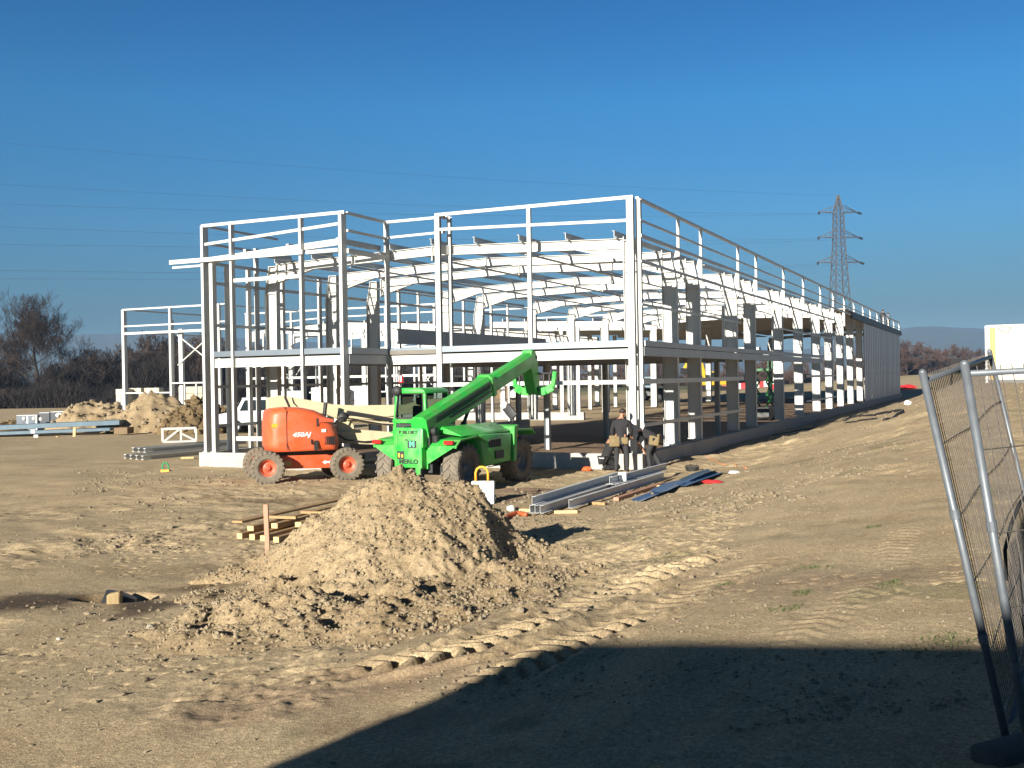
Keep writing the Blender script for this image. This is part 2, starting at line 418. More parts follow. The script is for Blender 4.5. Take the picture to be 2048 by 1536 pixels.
TRACKS = [  # pixel polylines of the wheel tracks, lug pitch, half width, depth
    ([(560, 1365), (680, 1352), (800, 1338), (920, 1312), (1030, 1268), (1140, 1218), (1260, 1172), (1400, 1122), (1560, 1085)], .23, .28, .11),
    ([(820, 1395), (940, 1368), (1060, 1325), (1180, 1268), (1290, 1222), (1400, 1172), (1520, 1128), (1640, 1100)], .23, .24, .085),
    ([(1500, 1345), (1590, 1285), (1680, 1220), (1740, 1160), (1790, 1090), (1820, 1020)], .20, .24, .013),
    ([(1120, 1160), (1220, 1120), (1330, 1075), (1440, 1020), (1540, 960)], .22, .25, .02),
]
def build_ground():
    xs = axis(-7.5, 5.0, .026, -4500, 4500, 1.055)
    ys = axis(6.6, 18.0, .026, -60, 9000, 1.035)
    xs = np.unique(np.concatenate([xs[(xs < -13)], np.arange(-13, -7.55, .065), xs[(xs > -7.52) & (xs < 5.02)], np.arange(5.08, 16, .065), xs[xs > 16]]).round(4))
    ys = np.unique(np.concatenate([ys[ys < 18.01], np.arange(18.05, 38, .055), ys[ys > 38]]).round(4))
    X, Y = np.meshgrid(xs, ys)
    Z = base_h(X, Y)
    midr = sm((Y - 15) / 4) * sm((60 - Y) / 30) * sm((17 - X) / 3) * sm((X + 14) / 3)
    Z = Z + midr * (.3 + .9 * sm((fbm(X / 3.0, Y / 3.0, 3, 23) + .1) / .35)) * (.055 * fbm(X / .9, Y / .7, 4, 33, .55) + .035 * np.maximum(0, fbm(X / .28, Y / .22, 2, 35)))
    nearf = sm((34 - Y) / 16) * sm((18 - np.abs(X)) / 8)
    bank = sm(((X - BX) * CT - (Y - BY) * ST - 1) / 4)
    midf = sm((110 - Y) / 60)
    outside = 1.0
    Z = Z + midf * (.11 * fbm(X / 3.1, Y / 3.1, 3, 11)) * (.35 + .65 * sm((Y - 4) / 8))
    rough = .22 + 1.15 * sm((fbm(X / 2.6, Y / 2.6, 3, 21) - .02) / .3)
    Z = Z + nearf * rough * .045 * fbm(X / .42, Y / .42, 4, 31, .5)
    Z = Z + nearf * rough * .018 * np.maximum(0, fbm(X / .085, Y / .085, 2, 41)) * 1.6
    pit = np.maximum(0, fbm(X / .10, Y / .09, 2, 45) - .25) * sm((fbm(X / 1.7, Y / 1.7, 2, 47) - .08) / .2)
    Z = Z - nearf * .075 * pit
    # old ruts running along the bank
    n = (X - BX) * CT - (Y - BY) * ST; s = (X - BX) * ST + (Y - BY) * CT
    Z = Z + bank * sm((70 - Y) / 50) * .05 * fbm(n / .7, s / 5.0, 3, 51)
    churn = sm((n - .5) / .8) * sm((5.5 - n) / 3) * sm((s + 2) / 4) * sm((75 - s) / 20)
    Z = Z + churn * (.16 * fbm(X / 1.3, Y / 1.3, 4, 53, .55) + .10 * np.maximum(0, fbm(X / .5, Y / .5, 2, 57)))
    # wheel tracks
    reg = (Y < 30) & (Y > 6) & (np.abs(X) < 9)
    xi = X[reg]; yi = Y[reg]; zi = Z[reg]
    for pts, pitch, hw, dep in TRACKS:
        P = np.array([tuple(g(*p).xy) for p in pts]); Q = []
        for i in range(len(P) - 1):
            p0 = P[max(i - 1, 0)]; p1 = P[i]; p2 = P[i + 1]; p3 = P[min(i + 2, len(P) - 1)]
            for t in np.linspace(0, 1, 14, endpoint=False):
                Q.append(.5 * ((2 * p1) + (-p0 + p2) * t + (2 * p0 - 5 * p1 + 4 * p2 - p3) * t * t + (-p0 + 3 * p1 - 3 * p2 + p3) * t ** 3))
        Q = np.array(Q + [P[-1]])
        seg = np.diff(Q, axis=0); sl_ = np.hypot(seg[:, 0], seg[:, 1]); cum = np.concatenate([[0], np.cumsum(sl_)])
        bb = (xi > Q[:, 0].min() - 1) & (xi < Q[:, 0].max() + 1) & (yi > Q[:, 1].min() - 1) & (yi < Q[:, 1].max() + 1)
        idx = np.where(bb)[0]
        bd = np.full(len(idx), 9.0); bs = np.zeros(len(idx)); bl = np.zeros(len(idx))
        for i in range(len(seg)):
            if sl_[i] < 1e-6: continue
            dx = xi[idx] - Q[i, 0]; dy = yi[idx] - Q[i, 1]; ex, ey = seg[i] / sl_[i]
            t = np.clip(dx * ex + dy * ey, 0, sl_[i]); lx = dx * ey - dy * ex
            d = np.hypot(dx - ex * t, dy - ey * t); b_ = d < bd
            bd[b_] = d[b_]; bs[b_] = (cum[i] + t)[b_]; bl[b_] = lx[b_]
        ends = sm(bs / 1.4) * sm((cum[-1] - bs) / 3.0)
        w = sm((hw - bd) / .07)
        wob = .05 * fbm(bs / .6, bl * 0 + 3.3, 2, 61)
        ph = (bs + np.abs(bl + wob) * .75 * np.sign(dep)) / pitch
        lug = np.abs((ph - np.floor(ph)) - .5) * 2
        lug = sm((lug - .42) / .22)
        strength = .55 + .9 * fbm(bs / 1.1, bl / .5, 2, 63)
        dz = -dep * .45 * w + dep * .95 * w * lug * np.clip(strength, .15, 1.1)
        rim = np.exp(-((bd - hw - .09) / .09) ** 2) * dep * .75 * (.6 + fbm(bs / .3, bl / .2, 3, 65))
        zi[idx] = zi[idx] * (1) + ends * (dz + rim)
    Z[reg] = zi
    # shallow drain pit on the left
    hp = g(228, 1192)
    dpit = np.hypot((X - hp.x) / .55, (Y - hp.y - .1) / .36)
    Z = Z - .16 * sm((1.15 - dpit) / .5)
    # keep the ground level under the building a little lower than the plinth
    V = np.stack([X.ravel(), Y.ravel(), Z.ravel()], 1)
    ny, nx = X.shape
    I = np.arange(ny * nx).reshape(ny, nx)
    F = np.stack([I[:-1, :-1].ravel(), I[:-1, 1:].ravel(), I[1:, 1:].ravel(), I[1:, :-1].ravel()], 1)
    o = np_mesh("ground", V, F, SOIL); tag(o, kind="structure")
    # stains: r = damp earth, g = reddish earth, b = weeds / field
    nz = fbm(X / .9, Y / .9, 4, 71)
    wet = sm((1.0 - np.hypot((X - hp.x + .8) / 2.9, (Y - hp.y + .05) / 1.25) + .9 * nz) / .8) * .92
    p2 = g(560, 1000); wet = np.maximum(wet, .5 * sm((1.0 - np.hypot((X - p2.x) / 2.6, (Y - p2.y) / .8) + .8 * nz) / .8))
    p3 = g(360, 1140); wet = np.maximum(wet, .35 * sm((1.0 - np.hypot((X - p3.x) / 2.4, (Y - p3.y) / .9) + .9 * nz) / .8))
    red = np.zeros_like(X)
    for px, py, ax, ay, k in ((1090, 990, 2.6, 2.2, .8), (640, 1400, 1.7, .8, .42), (1480, 1180, 2.0, 1.4, .35), (760, 1440, 1.3, .6, .35), (1260, 930, 3.0, 1.5, .35)):
        q = g(px, py); red = np.maximum(red, k * sm((1.0 - np.hypot((X - q.x) / ax, (Y - q.y) / ay) + 1.1 * nz) / .9))
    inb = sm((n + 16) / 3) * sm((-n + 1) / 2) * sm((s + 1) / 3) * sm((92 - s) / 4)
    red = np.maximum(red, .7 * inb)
    grn = np.zeros_like(X)
    grn = np.maximum(grn, .85 * sm((np.hypot(X, Y) - 165 + 30 * fbm(X / 40, Y / 40, 3, 81)) / 40) * sm((X + 60) / 30))
    grn = np.maximum(grn, .35 * bank * sm((fbm(X / 1.1, Y / 1.1, 4, 91) - .34) / .14) * sm((50 - Y) / 20))
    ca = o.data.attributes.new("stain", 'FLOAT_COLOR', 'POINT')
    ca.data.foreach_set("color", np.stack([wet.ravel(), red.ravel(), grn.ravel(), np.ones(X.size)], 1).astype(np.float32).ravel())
    return xs, ys, Z
GXS, GYS, GZ = build_ground()

def gz(x, y):
    i = int(np.clip(np.searchsorted(GXS, x) - 1, 0, len(GXS) - 2)); j = int(np.clip(np.searchsorted(GYS, y) - 1, 0, len(GYS) - 2))
    fx = (x - GXS[i]) / (GXS[i + 1] - GXS[i]); fy = (y - GYS[j]) / (GYS[j + 1] - GYS[j])
    return float((GZ[j, i] * (1 - fx) + GZ[j, i + 1] * fx) * (1 - fy) + (GZ[j + 1, i] * (1 - fx) + GZ[j + 1, i + 1] * fx) * fy)
def gp(px, py):
    p = g(px, py); return Vector((p.x, p.y, gz(p.x, p.y)))

# ------------------------------------------------------------------ clods
ICO_V = None
def clods(name, pts, sizes, m, parent=None, seed=1):
    """many small angular lumps as one mesh"""
    bm = bmesh.new(); bmesh.ops.create_icosphere(bm, subdivisions=1, radius=1.0); bm.verts.ensure_lookup_table()
    iv = np.array([v.co[:] for v in bm.verts]); bm.verts.index_update(); fi = np.array([[v.index for v in f.verts] for f in bm.faces]); bm.free()
    rg = np.random.RandomState(seed); n = len(pts); k = len(iv)
    sc = rg.uniform(.55, 1.3, (n, 1, 3)); jit = rg.uniform(.72, 1.25, (n, k, 1)); a = rg.uniform(0, 6.28, n)
    P = iv[None] * sc * jit * np.asarray(sizes)[:, None, None]
    P[:, :, 2] *= .8
    c, s_ = np.cos(a)[:, None], np.sin(a)[:, None]
    x = P[:, :, 0] * c - P[:, :, 1] * s_; y = P[:, :, 0] * s_ + P[:, :, 1] * c
    P = np.stack([x, y, P[:, :, 2]], 2) + np.asarray(pts)[:, None, :]
    F = (fi[None] + (np.arange(n) * k)[:, None, None]).reshape(-1, 3)
    return np_mesh(name, P.reshape(-1, 3), F, m, parent, smooth=False)

def scatter_ground():
    rg = np.random.RandomState(5); pts = []; sz = []
    while len(pts) < 5200:
        y = 6.2 + 22 * rg.rand() ** 1.5; x = (rg.rand() - .5) * 2 * .52 * y
        d = float(fbm(x / 1.3, y / 1.3, 3, 25))
        if rg.rand() > .03 + 2.6 * max(0, d - .05): continue
        r_ = .003 + .012 * rg.rand() ** 3 * (1 + y / 22)
        pts.append((x, y, gz(x, y) + r_ * .25)); sz.append(r_)
    k = 0
    while k < 4200:
        y = 17 + 30 * rg.rand() ** 1.3; x = -.42 * y + .92 * y * rg.rand()
        uu = -(x - BX) * CT + (y - BY) * ST; vv = (x - BX) * ST + (y - BY) * CT
        if vv > -3 and uu > -.6: continue
        d = float(fbm(x / 1.9, y / 1.9, 3, 27))
        if rg.rand() > .05 + 2.4 * max(0, d): continue
        r_ = .010 + .045 * rg.rand() ** 3; k += 1
        pts.append((x, y, gz(x, y) + r_ * .2)); sz.append(r_)
    # spill round the heap and along the tracks
    for k in range(3000):
        x = rg.normal(-1.5, 2.0); y = rg.normal(12.3, 1.5)
        if y < 8.6 or x > 3.2: continue
        r_ = .006 + .034 * rg.rand() ** 5
        pts.append((x, y, gz(x, y) + r_ * .3)); sz.append(r_)
    o = clods("soil_clods", pts, sz, PEB, None, 9)
    tag(o, "loose clods and pebbles scattered over the bare soil", "clods", kind="stuff")
scatter_ground()

# ------------------------------------------------------------------ earth heaps
def heap(name, hfun, x0, x1, y0, y1, step, m, label, nclod, csize, seed, group=None, amp=.1, cl=.55):
    xs = np.arange(x0, x1, step); ys = np.arange(y0, y1, step); X, Y = np.meshgrid(xs, ys)
    H = hfun(X, Y)
    body = sm(H / .25)
    Z = H + body * (amp * fbm(X / cl, Y / cl, 5, seed, .6) + amp * .45 * np.abs(fbm(X / (cl * .3), Y / (cl * .3), 3, seed + 9)) + amp * .30 * np.maximum(0, fbm(X / (cl * .13), Y / (cl * .13), 2, seed + 15)))
    G = np.vectorize(gz)(X, Y) if X.size < 60000 else base_h(X, Y)
    Zw = np.where(H > .02, G + Z - .02, G - .12)
    org = Vector(((x0 + x1) / 2, (y0 + y1) / 2, 0))
    V = np.stack([X.ravel() - org.x, Y.ravel() - org.y, Zw.ravel()], 1)
    ny, nx = X.shape; I = np.arange(ny * nx).reshape(ny, nx)
    F = np.stack([I[:-1, :-1].ravel(), I[:-1, 1:].ravel(), I[1:, 1:].ravel(), I[1:, :-1].ravel()], 1)
    keep = (H.ravel()[F] > .015).any(1)
    o = np_mesh(name, V, F[keep], m); o.location = org
    tag(o, label, "earth heap", group)
    rg = np.random.RandomState(seed); pts = []; sz = []; tries = 0
    while len(pts) < nclod and tries < nclod * 30:
        tries += 1
        i = rg.randint(0, nx); j = rg.randint(0, ny)
        if H[j, i] < .03: continue
        if rg.rand() > .25 + 2.0 * abs(float(fbm(X[j, i] / .8, Y[j, i] / .8, 2, seed + 3))): continue
        r_ = csize * (.22 + 1.3 * rg.rand() ** 4)
        pts.append((X[j, i] - org.x + rg.uniform(-.5, .5) * step, Y[j, i] - org.y + rg.uniform(-.5, .5) * step, Zw[j, i] + r_ * .25)); sz.append(r_)
    c = clods("clods", pts, sz, CLOD if m is CLAY else m, o, seed + 1); tag(c, kind="stuff")
    return o

TX = [-4.6, -4.2, -3.85, -3.3, -2.75, -2.2, -1.85, -1.55, -1.2, -.85, -.48, -.2, .02, .3, .8, 1.5]
TZ = [0, .09, .20, .42, .84, 1.17, 1.32, 1.37, 1.33, 1.27, 1.04, .70, .42, .24, .08, 0]
def main_heap(X, Y):
    wob = .18 * fbm(X / 1.1, Y / 1.1, 3, 201)
    prof = np.interp(X + wob, TX, TZ)
    dy = Y - (14.9 + .12 * (X + 1.3))
    front = np.maximum(0, -dy); back = np.maximum(0, dy)
    H = prof - .62 * np.maximum(0, front - .12) + .10 * np.maximum(0, front - 1.6) - 1.0 * np.maximum(0, back - .1)
    skirt = .24 * np.exp(-((X + 1.9) / 1.9) ** 4) * np.exp(-((Y - 11.9) / 1.75) ** 2) + .24 * np.exp(-((X - .2) / 1.3) ** 2 - ((Y - 13.3) / .8) ** 2) \
        + .16 * np.exp(-((X + 3.4) / .9) ** 2 - ((Y - 11.4) / .8) ** 2)
    skirt = skirt * (.75 + 1.1 * fbm(X / .7, Y / .7, 3, 205)) - .05
    base = .24 * (1 - ((X + 1.7) / 2.75) ** 2 - ((Y - 12.9) / 3.3) ** 2) * (.8 + 1.2 * fbm(X / .6, Y / .6, 3, 207)) - .02 + .05 * fbm(X / .9, Y / .9, 2, 209)
    return np.maximum(np.maximum(H, skirt), base)
heap("dirt_heap", main_heap, -5.2, 2.2, 8.8, 17.2, .022, CLAY, "large heap of tan clods and clay in the middle foreground", 15000, .023, 300, amp=.15, cl=.6)

def mound(px0, px1, ybase, Y, htop, m, label, seed, nclod=500, cs=.14, skew=0.0):
    xa = (px0 - 1024) / FPX * Y; xb = (px1 - 1024) / FPX * Y; xm = (xa + xb) / 2 + skew; rx = (xb - xa) / 2
    def f(X, Yy):
        w = .25 * fbm(X / 1.7, Yy / 1.7, 3, seed)
        d = np.hypot((X - xm) / rx, (Yy - Y - 2.4) / 3.0) + w
        return htop * (1.02 - d ** 1.35) * (1 + .35 * fbm(X / 1.2, Yy / 1.2, 3, seed + 5)) - .02
    return heap("dirt_heap", f, xa - 2, xb + 2, Y - 2.5, Y + 7, .12, m, label, nclod, cs, seed, "earth heaps on the left of the site", amp=.3, cl=1.4)
mound(60, 250, 850, 62, 1.8, CLAY, "low rounded earth mound nearest the upright grey wrapped packs", 400, 300)
mound(170, 390, 868, 60, 2.1, CLAY, "smooth tan earth mound behind the clear plastic wrapping", 420, 300)
mound(285, 475, 868, 57, 2.0, CLAYD, "dark cloddy earth mound beside the tall grey white corner column", 440, 900, .2)
mound(-60, 40, 850, 64, .5, CLAYD, "small rough soil ridge at the far left edge", 460, 150)

# ------------------------------------------------------------------ hills, trees
def ridge(name, pts, dist, depth, m):
    """wooded ridge with real depth: crest line at dist, falling both ways"""
    xs = np.linspace(pts[0][0], pts[-1][0], 240); X = (xs - 1024) / FPX * dist
    hz = np.interp(xs, [p[0] for p in pts], [p[1] for p in pts])
    top = CAMZ - (hz - (768 - 9 - .018 * (xs - 1024))) / FPX * dist
    top = top + 4 * fbm(X / 130, X * 0 + 1.0, 4, 501) + 2.0 * fbm(X / 22, X * 0 + 5, 2, 503)
    rows = []; prof = [(-1, 0), (-.75, .22), (-.5, .52), (-.25, .84), (0, 1), (.4, .8), (1, 0)]
    for a, k in prof:
        zz = -3 + (top + 3) * k + (6 * fbm(X / 90, X * 0 + a * 9, 3, 505) if 0 < k < 1 else 0)
        rows.append(np.stack([X * (1 + a * depth / dist), np.full_like(X, dist + a * depth), zz], 1))
    V = np.concatenate(rows); n = len(X); I = np.arange(len(prof) * n).reshape(len(prof), n)
    F = np.stack([I[:-1, :-1].ravel(), I[:-1, 1:].ravel(), I[1:, 1:].ravel(), I[1:, :-1].ravel()], 1)
    o = np_mesh(name, V, F, m); tag(o, kind="structure"); return o
ridge("hills", [(-900, 705), (-300, 692), (0, 684), (150, 672), (260, 668), (420, 676), (700, 692), (1000, 705), (1300, 706), (1600, 700), (1740, 678), (1800, 660), (1850, 653), (1900, 655), (1960, 659), (2048, 662), (2300, 672), (2900, 700)], 2700, 700, HILLM)

def grow(segs, p, d, L, r, depth, rg, spread, up, minr, nseg=3, kids=(3, 5)):
    pts = [p]; rr = [r]
    for i in range(nseg):
        d = (d + Vector((rg.uniform(-1, 1), rg.uniform(-1, 1), rg.uniform(-1, 1))) * .13 + Vector((0, 0, up))).normalized()
        p = p + d * (L / nseg); pts.append(p); rr.append(max(minr, r * (1 - .62 * (i + 1) / nseg)))
    segs.append((pts, rr, depth))
    if depth == 0: return
    n = rg.randint(*kids)
    for k in range(n):
        t = rg.uniform(.28, 1.0) if k < n - 1 else 1.0
        i = min(nseg - 1, int(t * nseg)); q = pts[i].lerp(pts[i + 1], t * nseg - i) if i < nseg else pts[-1]
        a = Vector((rg.uniform(-1, 1), rg.uniform(-1, 1), rg.uniform(-.35, .9)))
        nd = (d * (1 - spread) + a.normalized() * spread).normalized()
        grow(segs, q, nd, L * rg.uniform(.52, .8), max(minr, rr[i] * .55), depth - 1, rg, spread, up, minr, 3 if depth > 1 else 2, kids)

def tree(name, h, seed, spread, up, mt, depth=5, first=.2, nmain=16, minr=.02, tr=.016, leanfan=1.0, kids=(3, 5)):
    """a bare tree: trunk part plus crown part of tapered limbs and twigs"""
    rg = random.Random(seed); root = empty(name, (0, 0, 0))
    t = MB(); pts = []; rr = []; p = Vector((0, 0, -.3))
    for i in range(9):
        pts.append(p.copy()); rr.append(h * tr * (1 - i / 9.5)); p += Vector((rg.uniform(-.02, .02) * h, rg.uniform(-.02, .02) * h, h * .93 / 9))
    t.path(pts, rr, 7); t.build("trunk", BARK, root, True)
    segs = []
    for k in range(nmain):
        f = first + (1 - first) * (k / nmain) ** .9; i = min(7, int(f * 8)); q = pts[i].lerp(pts[i + 1], f * 8 - i)
        a = k * 2.4 + rg.uniform(-.4, .4); tilt = lerp(.25, 1.0, f) * leanfan
        d = Vector((math.cos(a), math.sin(a), tilt)).normalized()
        grow(segs, q, d, h * lerp(.34, .13, f), h * .0065 * (1.3 - f), depth - (1 if f > .7 else 0), rg, spread, up, minr, 3, kids)
    V = []; F = []
    for pts_, rr_, dp in segs:
        for i in range(len(pts_) - 1):
            a, b = pts_[i], pts_[i + 1]; dd = (b - a)
            if dd.length < 1e-6: continue
            dd.normalize(); x = dd.orthogonal().normalized(); y = dd.cross(x); n0 = len(V)
            for c, r_ in ((a, rr_[i]), (b, rr_[i + 1])):
                for k in range(3):
                    V.append(c + x * (r_ * math.cos(2.094 * k)) + y * (r_ * math.sin(2.094 * k)))
            for k in range(3): F.append((n0 + k, n0 + (k + 1) % 3, n0 + 3 + (k + 1) % 3, n0 + 3 + k))
    np_mesh("crown", np.array([v[:] for v in V]), np.array(F), mt, root, False)
    return root

def setpos(o, px, py, Y, s=1.0, rz=0.0):
    x = (px - 1024) / FPX * Y
    o.location = (x, Y, float(base_h(x, Y)) - .1); o.scale = (s, s, s); o.rotation_euler = (0, 0, rz); return o

big = tree("bare_tree", 15.5, 3, .5, .10, TWIG, 5, .2, 24, .013, .023, 1.0, (2, 5))
setpos(big, 78, 815, 148); tag(big, "tall bare tree standing above the dark thicket at far left", "tree")
bare = tree("bare_tree", 9.0, 11, .62, .12, TWIG, 4, .12, 16, .022)
bare2 = tree("bare_tree", 8.0, 17, .66, .10, TWIGR, 4, .08, 16, .024)
LEFT = [(-90, 160, 1.5), (14, 152, 1.05), (150, 150, .78), (205, 146, .9), (252, 150, 1.0), (300, 158, 1.2), (345, 152, 1.15), (392, 150, 1.1), (450, 160, 1.12), (520, 165, 1.0), (590, 170, .95), (655, 175, .95), (730, 180, .9), (800, 190, .9), (870, 200, .95), (-30, 140, .8), (110, 142, .7), (180, 158, .95)]
for i, (px, Y, s) in enumerate(LEFT):
    o = bare if i == 0 else copy_tree(bare)
    setpos(o, px, 0, Y, s, i * 1.3); tag(o, "dark bare winter tree in the line of trees behind the left of the site", "tree", "bare trees behind the left of the site")
RIGHT = [(930, 250, 1.0), (990, 255, .9), (1050, 250, .95), (1110, 262, 1.0), (1180, 255, .9), (1250, 260, .9), (1320, 270, .95), (1390, 262, .85), (1460, 275, .9), (1530, 268, .9), (1600, 280, .9), (1660, 285, .9), (1790, 300, 1.15), (1815, 290, 1.25), (1845, 300, 1.2), (1872, 310, .95), (1905, 300, 1.05), (1935, 306, .95), (1962, 320, .9), (2000, 330, .9), (2050, 330, .9), (1720, 290, .95)]
for i, (px, Y, s) in enumerate(RIGHT):
    o = bare2 if i == 0 else copy_tree(bare2)
    setpos(o, px, 0, Y, s, i * 1.7); tag(o, "reddish bare winter tree in the hedge line across the far field", "tree", "bare trees across the far field")

def thicket(name, segs_, mt, label, seed, dens, hmul):
    """tangle of fine bare stems, a mass nobody could count"""
    rg = np.random.RandomState(seed); V = []; F = []
    for (x0, y0, x1, y1, h, depth) in segs_:
        L = math.hypot(x1 - x0, y1 - y0); n = int(L * dens)
        t = rg.rand(n); ox = rg.uniform(-depth, depth, n); oy = rg.uniform(-depth, depth, n)
        bx = x0 + (x1 - x0) * t + ox; by = y0 + (y1 - y0) * t + oy
        hh = h * hmul * (.35 + .65 * rg.rand(n)) * (.75 + .9 * fbm(bx / 6, by / 6, 2, seed))
        bz = base_h(bx, by)
        for lvl in range(3):
            lx = rg.normal(0, .30, n) * hh; ly = rg.normal(0, .30, n) * hh
            a = rg.uniform(0, 3.14, n); r_ = rg.uniform(.015, .045, n)
            z0 = bz + (0, .25, .5)[lvl] * hh; z1 = bz + hh * rg.uniform(.7, 1.05, n); zm = (z0 * .55 + z1 * .45)
            dx, dy = np.cos(a) * r_, np.sin(a) * r_
            sx = bx + lx * (0, .3, .8)[lvl]; sy = by + ly * (0, .3, .8)[lvl]
            mx = sx + lx * .2 + rg.normal(0, .10, n) * hh; my = sy + ly * .2 + rg.normal(0, .10, n) * hh
            ex = bx + lx * 1.1; ey = by + ly * 1.1
            base = len(V) and sum(len(v) for v in V)
            A = np.stack([np.stack([sx - dx, sy - dy, z0], 1), np.stack([sx + dx, sy + dy, z0], 1), np.stack([mx - dx * .7, my - dy * .7, zm], 1), np.stack([mx + dx * .7, my + dy * .7, zm], 1), np.stack([ex, ey, z1], 1)], 1)
            V.append(A.reshape(-1, 3)); k = np.arange(n) * 5 + base
            F.append(np.stack([k, k + 1, k + 3], 1)); F.append(np.stack([k, k + 3, k + 2], 1)); F.append(np.stack([k + 2, k + 3, k + 4], 1))
    o = np_mesh(name, np.concatenate(V), np.concatenate(F), mt, None, False)
    tag(o, label, "thicket", kind="stuff"); return o
def P2(px, Y): return ((px - 1024) / FPX * Y, Y)
thicket("thicket", [(*P2(-250, 150), *P2(250, 146), 6.6, 4), (*P2(230, 148), *P2(560, 156), 8.0, 4), (*P2(540, 158), *P2(960, 205), 6.8, 4), (*P2(-250, 138), *P2(420, 134), 3.6, 3)], TWIGD, "dark tangle of bare scrub behind the left of the site", 601, 190, 1.0)
thicket("thicket", [(*P2(900, 262), *P2(1780, 300), 5.2, 5), (*P2(1760, 300), *P2(1870, 310), 8.0, 5), (*P2(1860, 310), *P2(2150, 335), 5.0, 5)], TWIGR, "reddish brown hedge scrub across the far field", 603, 75, 1.0)

def weeds():
    rg = np.random.RandomState(77); V = []; F = []
    spots = [(1620, 1135, .22), (1780, 1175, .13), (1570, 1222, .18), (1870, 1300, .3), (1600, 1190, .12), (1900, 1285, .2), (1745, 1050, .1), (1450, 1170, .12), (1810, 870, .25), (1950, 860, .4), (2010, 830, .5), (1290, 1090, .1)]
    for px, py, rad in spots:
        c = gp(px, py)
        for k in range(70):
            a = rg.uniform(0, 6.28); q = rad * rg.rand() ** .6; x = c.x + q * math.cos(a); y = c.y + q * math.sin(a); z = gz(x, y)
            h = rg.uniform(.015, .045); b = rg.uniform(0, 6.28); w = .006; lx, ly = rg.normal(0, .035, 2); n = len(V)
            V += [(x - w * math.cos(b), y - w * math.sin(b), z), (x + w * math.cos(b), y + w * math.sin(b), z), (x + lx, y + ly, z + h)]; F.append((n, n + 1, n + 2))
    o = np_mesh("weeds", np.array(V), np.array(F), GRASSM, None, False); tag(o, "small tufts of green weeds on the bare bank", "weeds", kind="stuff")
weeds()

# ------------------------------------------------------------------ pylon and wires
PYY = 238.0
PYX = (1682 - 1024) / FPX * PYY
def pyz(py, px=1682): return CAMZ - (py - (759 - .0178 * (px - 1024))) / FPX * PYY
pyl = empty("electricity_pylon", (PYX, PYY, float(base_h(PYX, PYY))), R(8), "tall lattice electricity pylon with three pairs of arms behind the hall", "pylon")
def pylon():
    zb = pyl.location.z; m = MB()
    ztop = pyz(392) - zb
    prof = [(0, 3.4), (pyz(640) - zb, 1.95), (pyz(528) - zb, 1.25), (pyz(478) - zb, .98), (pyz(426) - zb, .88), (pyz(405) - zb, .42), (ztop, .14)]
    def hw(z): return float(np.interp(z, [p[0] for p in prof], [p[1] for p in prof]))
    t = .17
    for a, b in ((-1, -1), (1, -1), (1, 1), (-1, 1)):
        for i in range(len(prof) - 1):
            (z0, w0), (z1, w1) = prof[i], prof[i + 1]
            m.bar((a * w0, b * w0, z0), (a * w1, b * w1, z1), t, t)
    z = 0.0
    while z < ztop - .8:
        w0 = hw(z); z1 = min(ztop, z + max(1.0, 1.7 * w0)); w1 = hw(z1)
        for k in range(4):
            c = [(-1, -1), (1, -1), (1, 1), (-1, 1)]; a0 = c[k]; a1 = c[(k + 1) % 4]
            m.bar((a0[0] * w0, a0[1] * w0, z), (a1[0] * w1, a1[1] * w1, z1), .085, .085)
            m.bar((a1[0] * w0, a1[1] * w0, z), (a0[0] * w1, a0[1] * w1, z1), .085, .085)
        z = z1
    m.build("lattice_tower", PYL, pyl)
    tips = []
    for py, ext in ((426, 4.55), (476, 4.75), (526, 5.0)):
        za = pyz(py) - zb; w = hw(za)
        for s_ in (-1, 1):
            a = MB(); tip = Vector((s_ * ext, 0, za))
            for b in (-1, 1):
                a.bar((s_ * w, b * w, za), tip, .13, .13); a.bar((s_ * w, b * w, za + 1.5), tip, .12, .12)
            for f in (.3, .6):
                p = Vector((s_ * lerp(w, ext, f), 0, za)); a.bar(p + Vector((0, -w * (1 - f), 0)), p + Vector((0, 0, 1.5 * (1 - f))), .07, .07)
                a.bar(p + Vector((0, -w * (1 - f), 0)), p + Vector((0, w * (1 - f), 0)), .07, .07)
            a.build("cross_arm", PYL, pyl)
            ins = MB(); e = tip + Vector((s_ * .5, -.9, -.45)); ins.tube(tip, e, .16, .16, 8)
            for k in range(6): q = tip.lerp(e, .15 + k * .15); ins.tube(q, q + (e - tip) * .05, .26, .26, 8)
            ins.build("insulator", STEELD, pyl); tips.append((py, s_, e))
    return tips, Vector((0, 0, ztop))
TIPS, PTOP = pylon()
bpy.context.view_layer.update()
def wire(p0, px, py, Y, label):
    mw = pyl.matrix_world; a = mw @ p0; b = at(px, py, Y); pts = []
    for k in range(41):
        t = k / 40; p = a.lerp(b, t); p.z -= 4 * 1.6 * t * (1 - t); pts.append(p)
    o = MB().path(pts, .014, 5).build("power_line", STEELD); tag(o, label, "power line", "power lines crossing the sky")
ends = {(426, -1): (-500, 336), (426, 1): (-500, 388), (476, -1): (-500, 432), (476, 1): (-500, 478), (526, -1): (-500, 530), (526, 1): (-500, 552)}
wire(PTOP, -500, 240, 150, "topmost thin wire from the tip of the pylon across the sky")
nm = {426: "top", 476: "middle", 526: "lowest"}
for py, s_, e in TIPS:
    px, qy = ends[(py, s_)]
    wire(e, px, qy, 150, "thin power line from the %s %s arm of the pylon" % (nm[py], "left" if s_ < 0 else "right"))
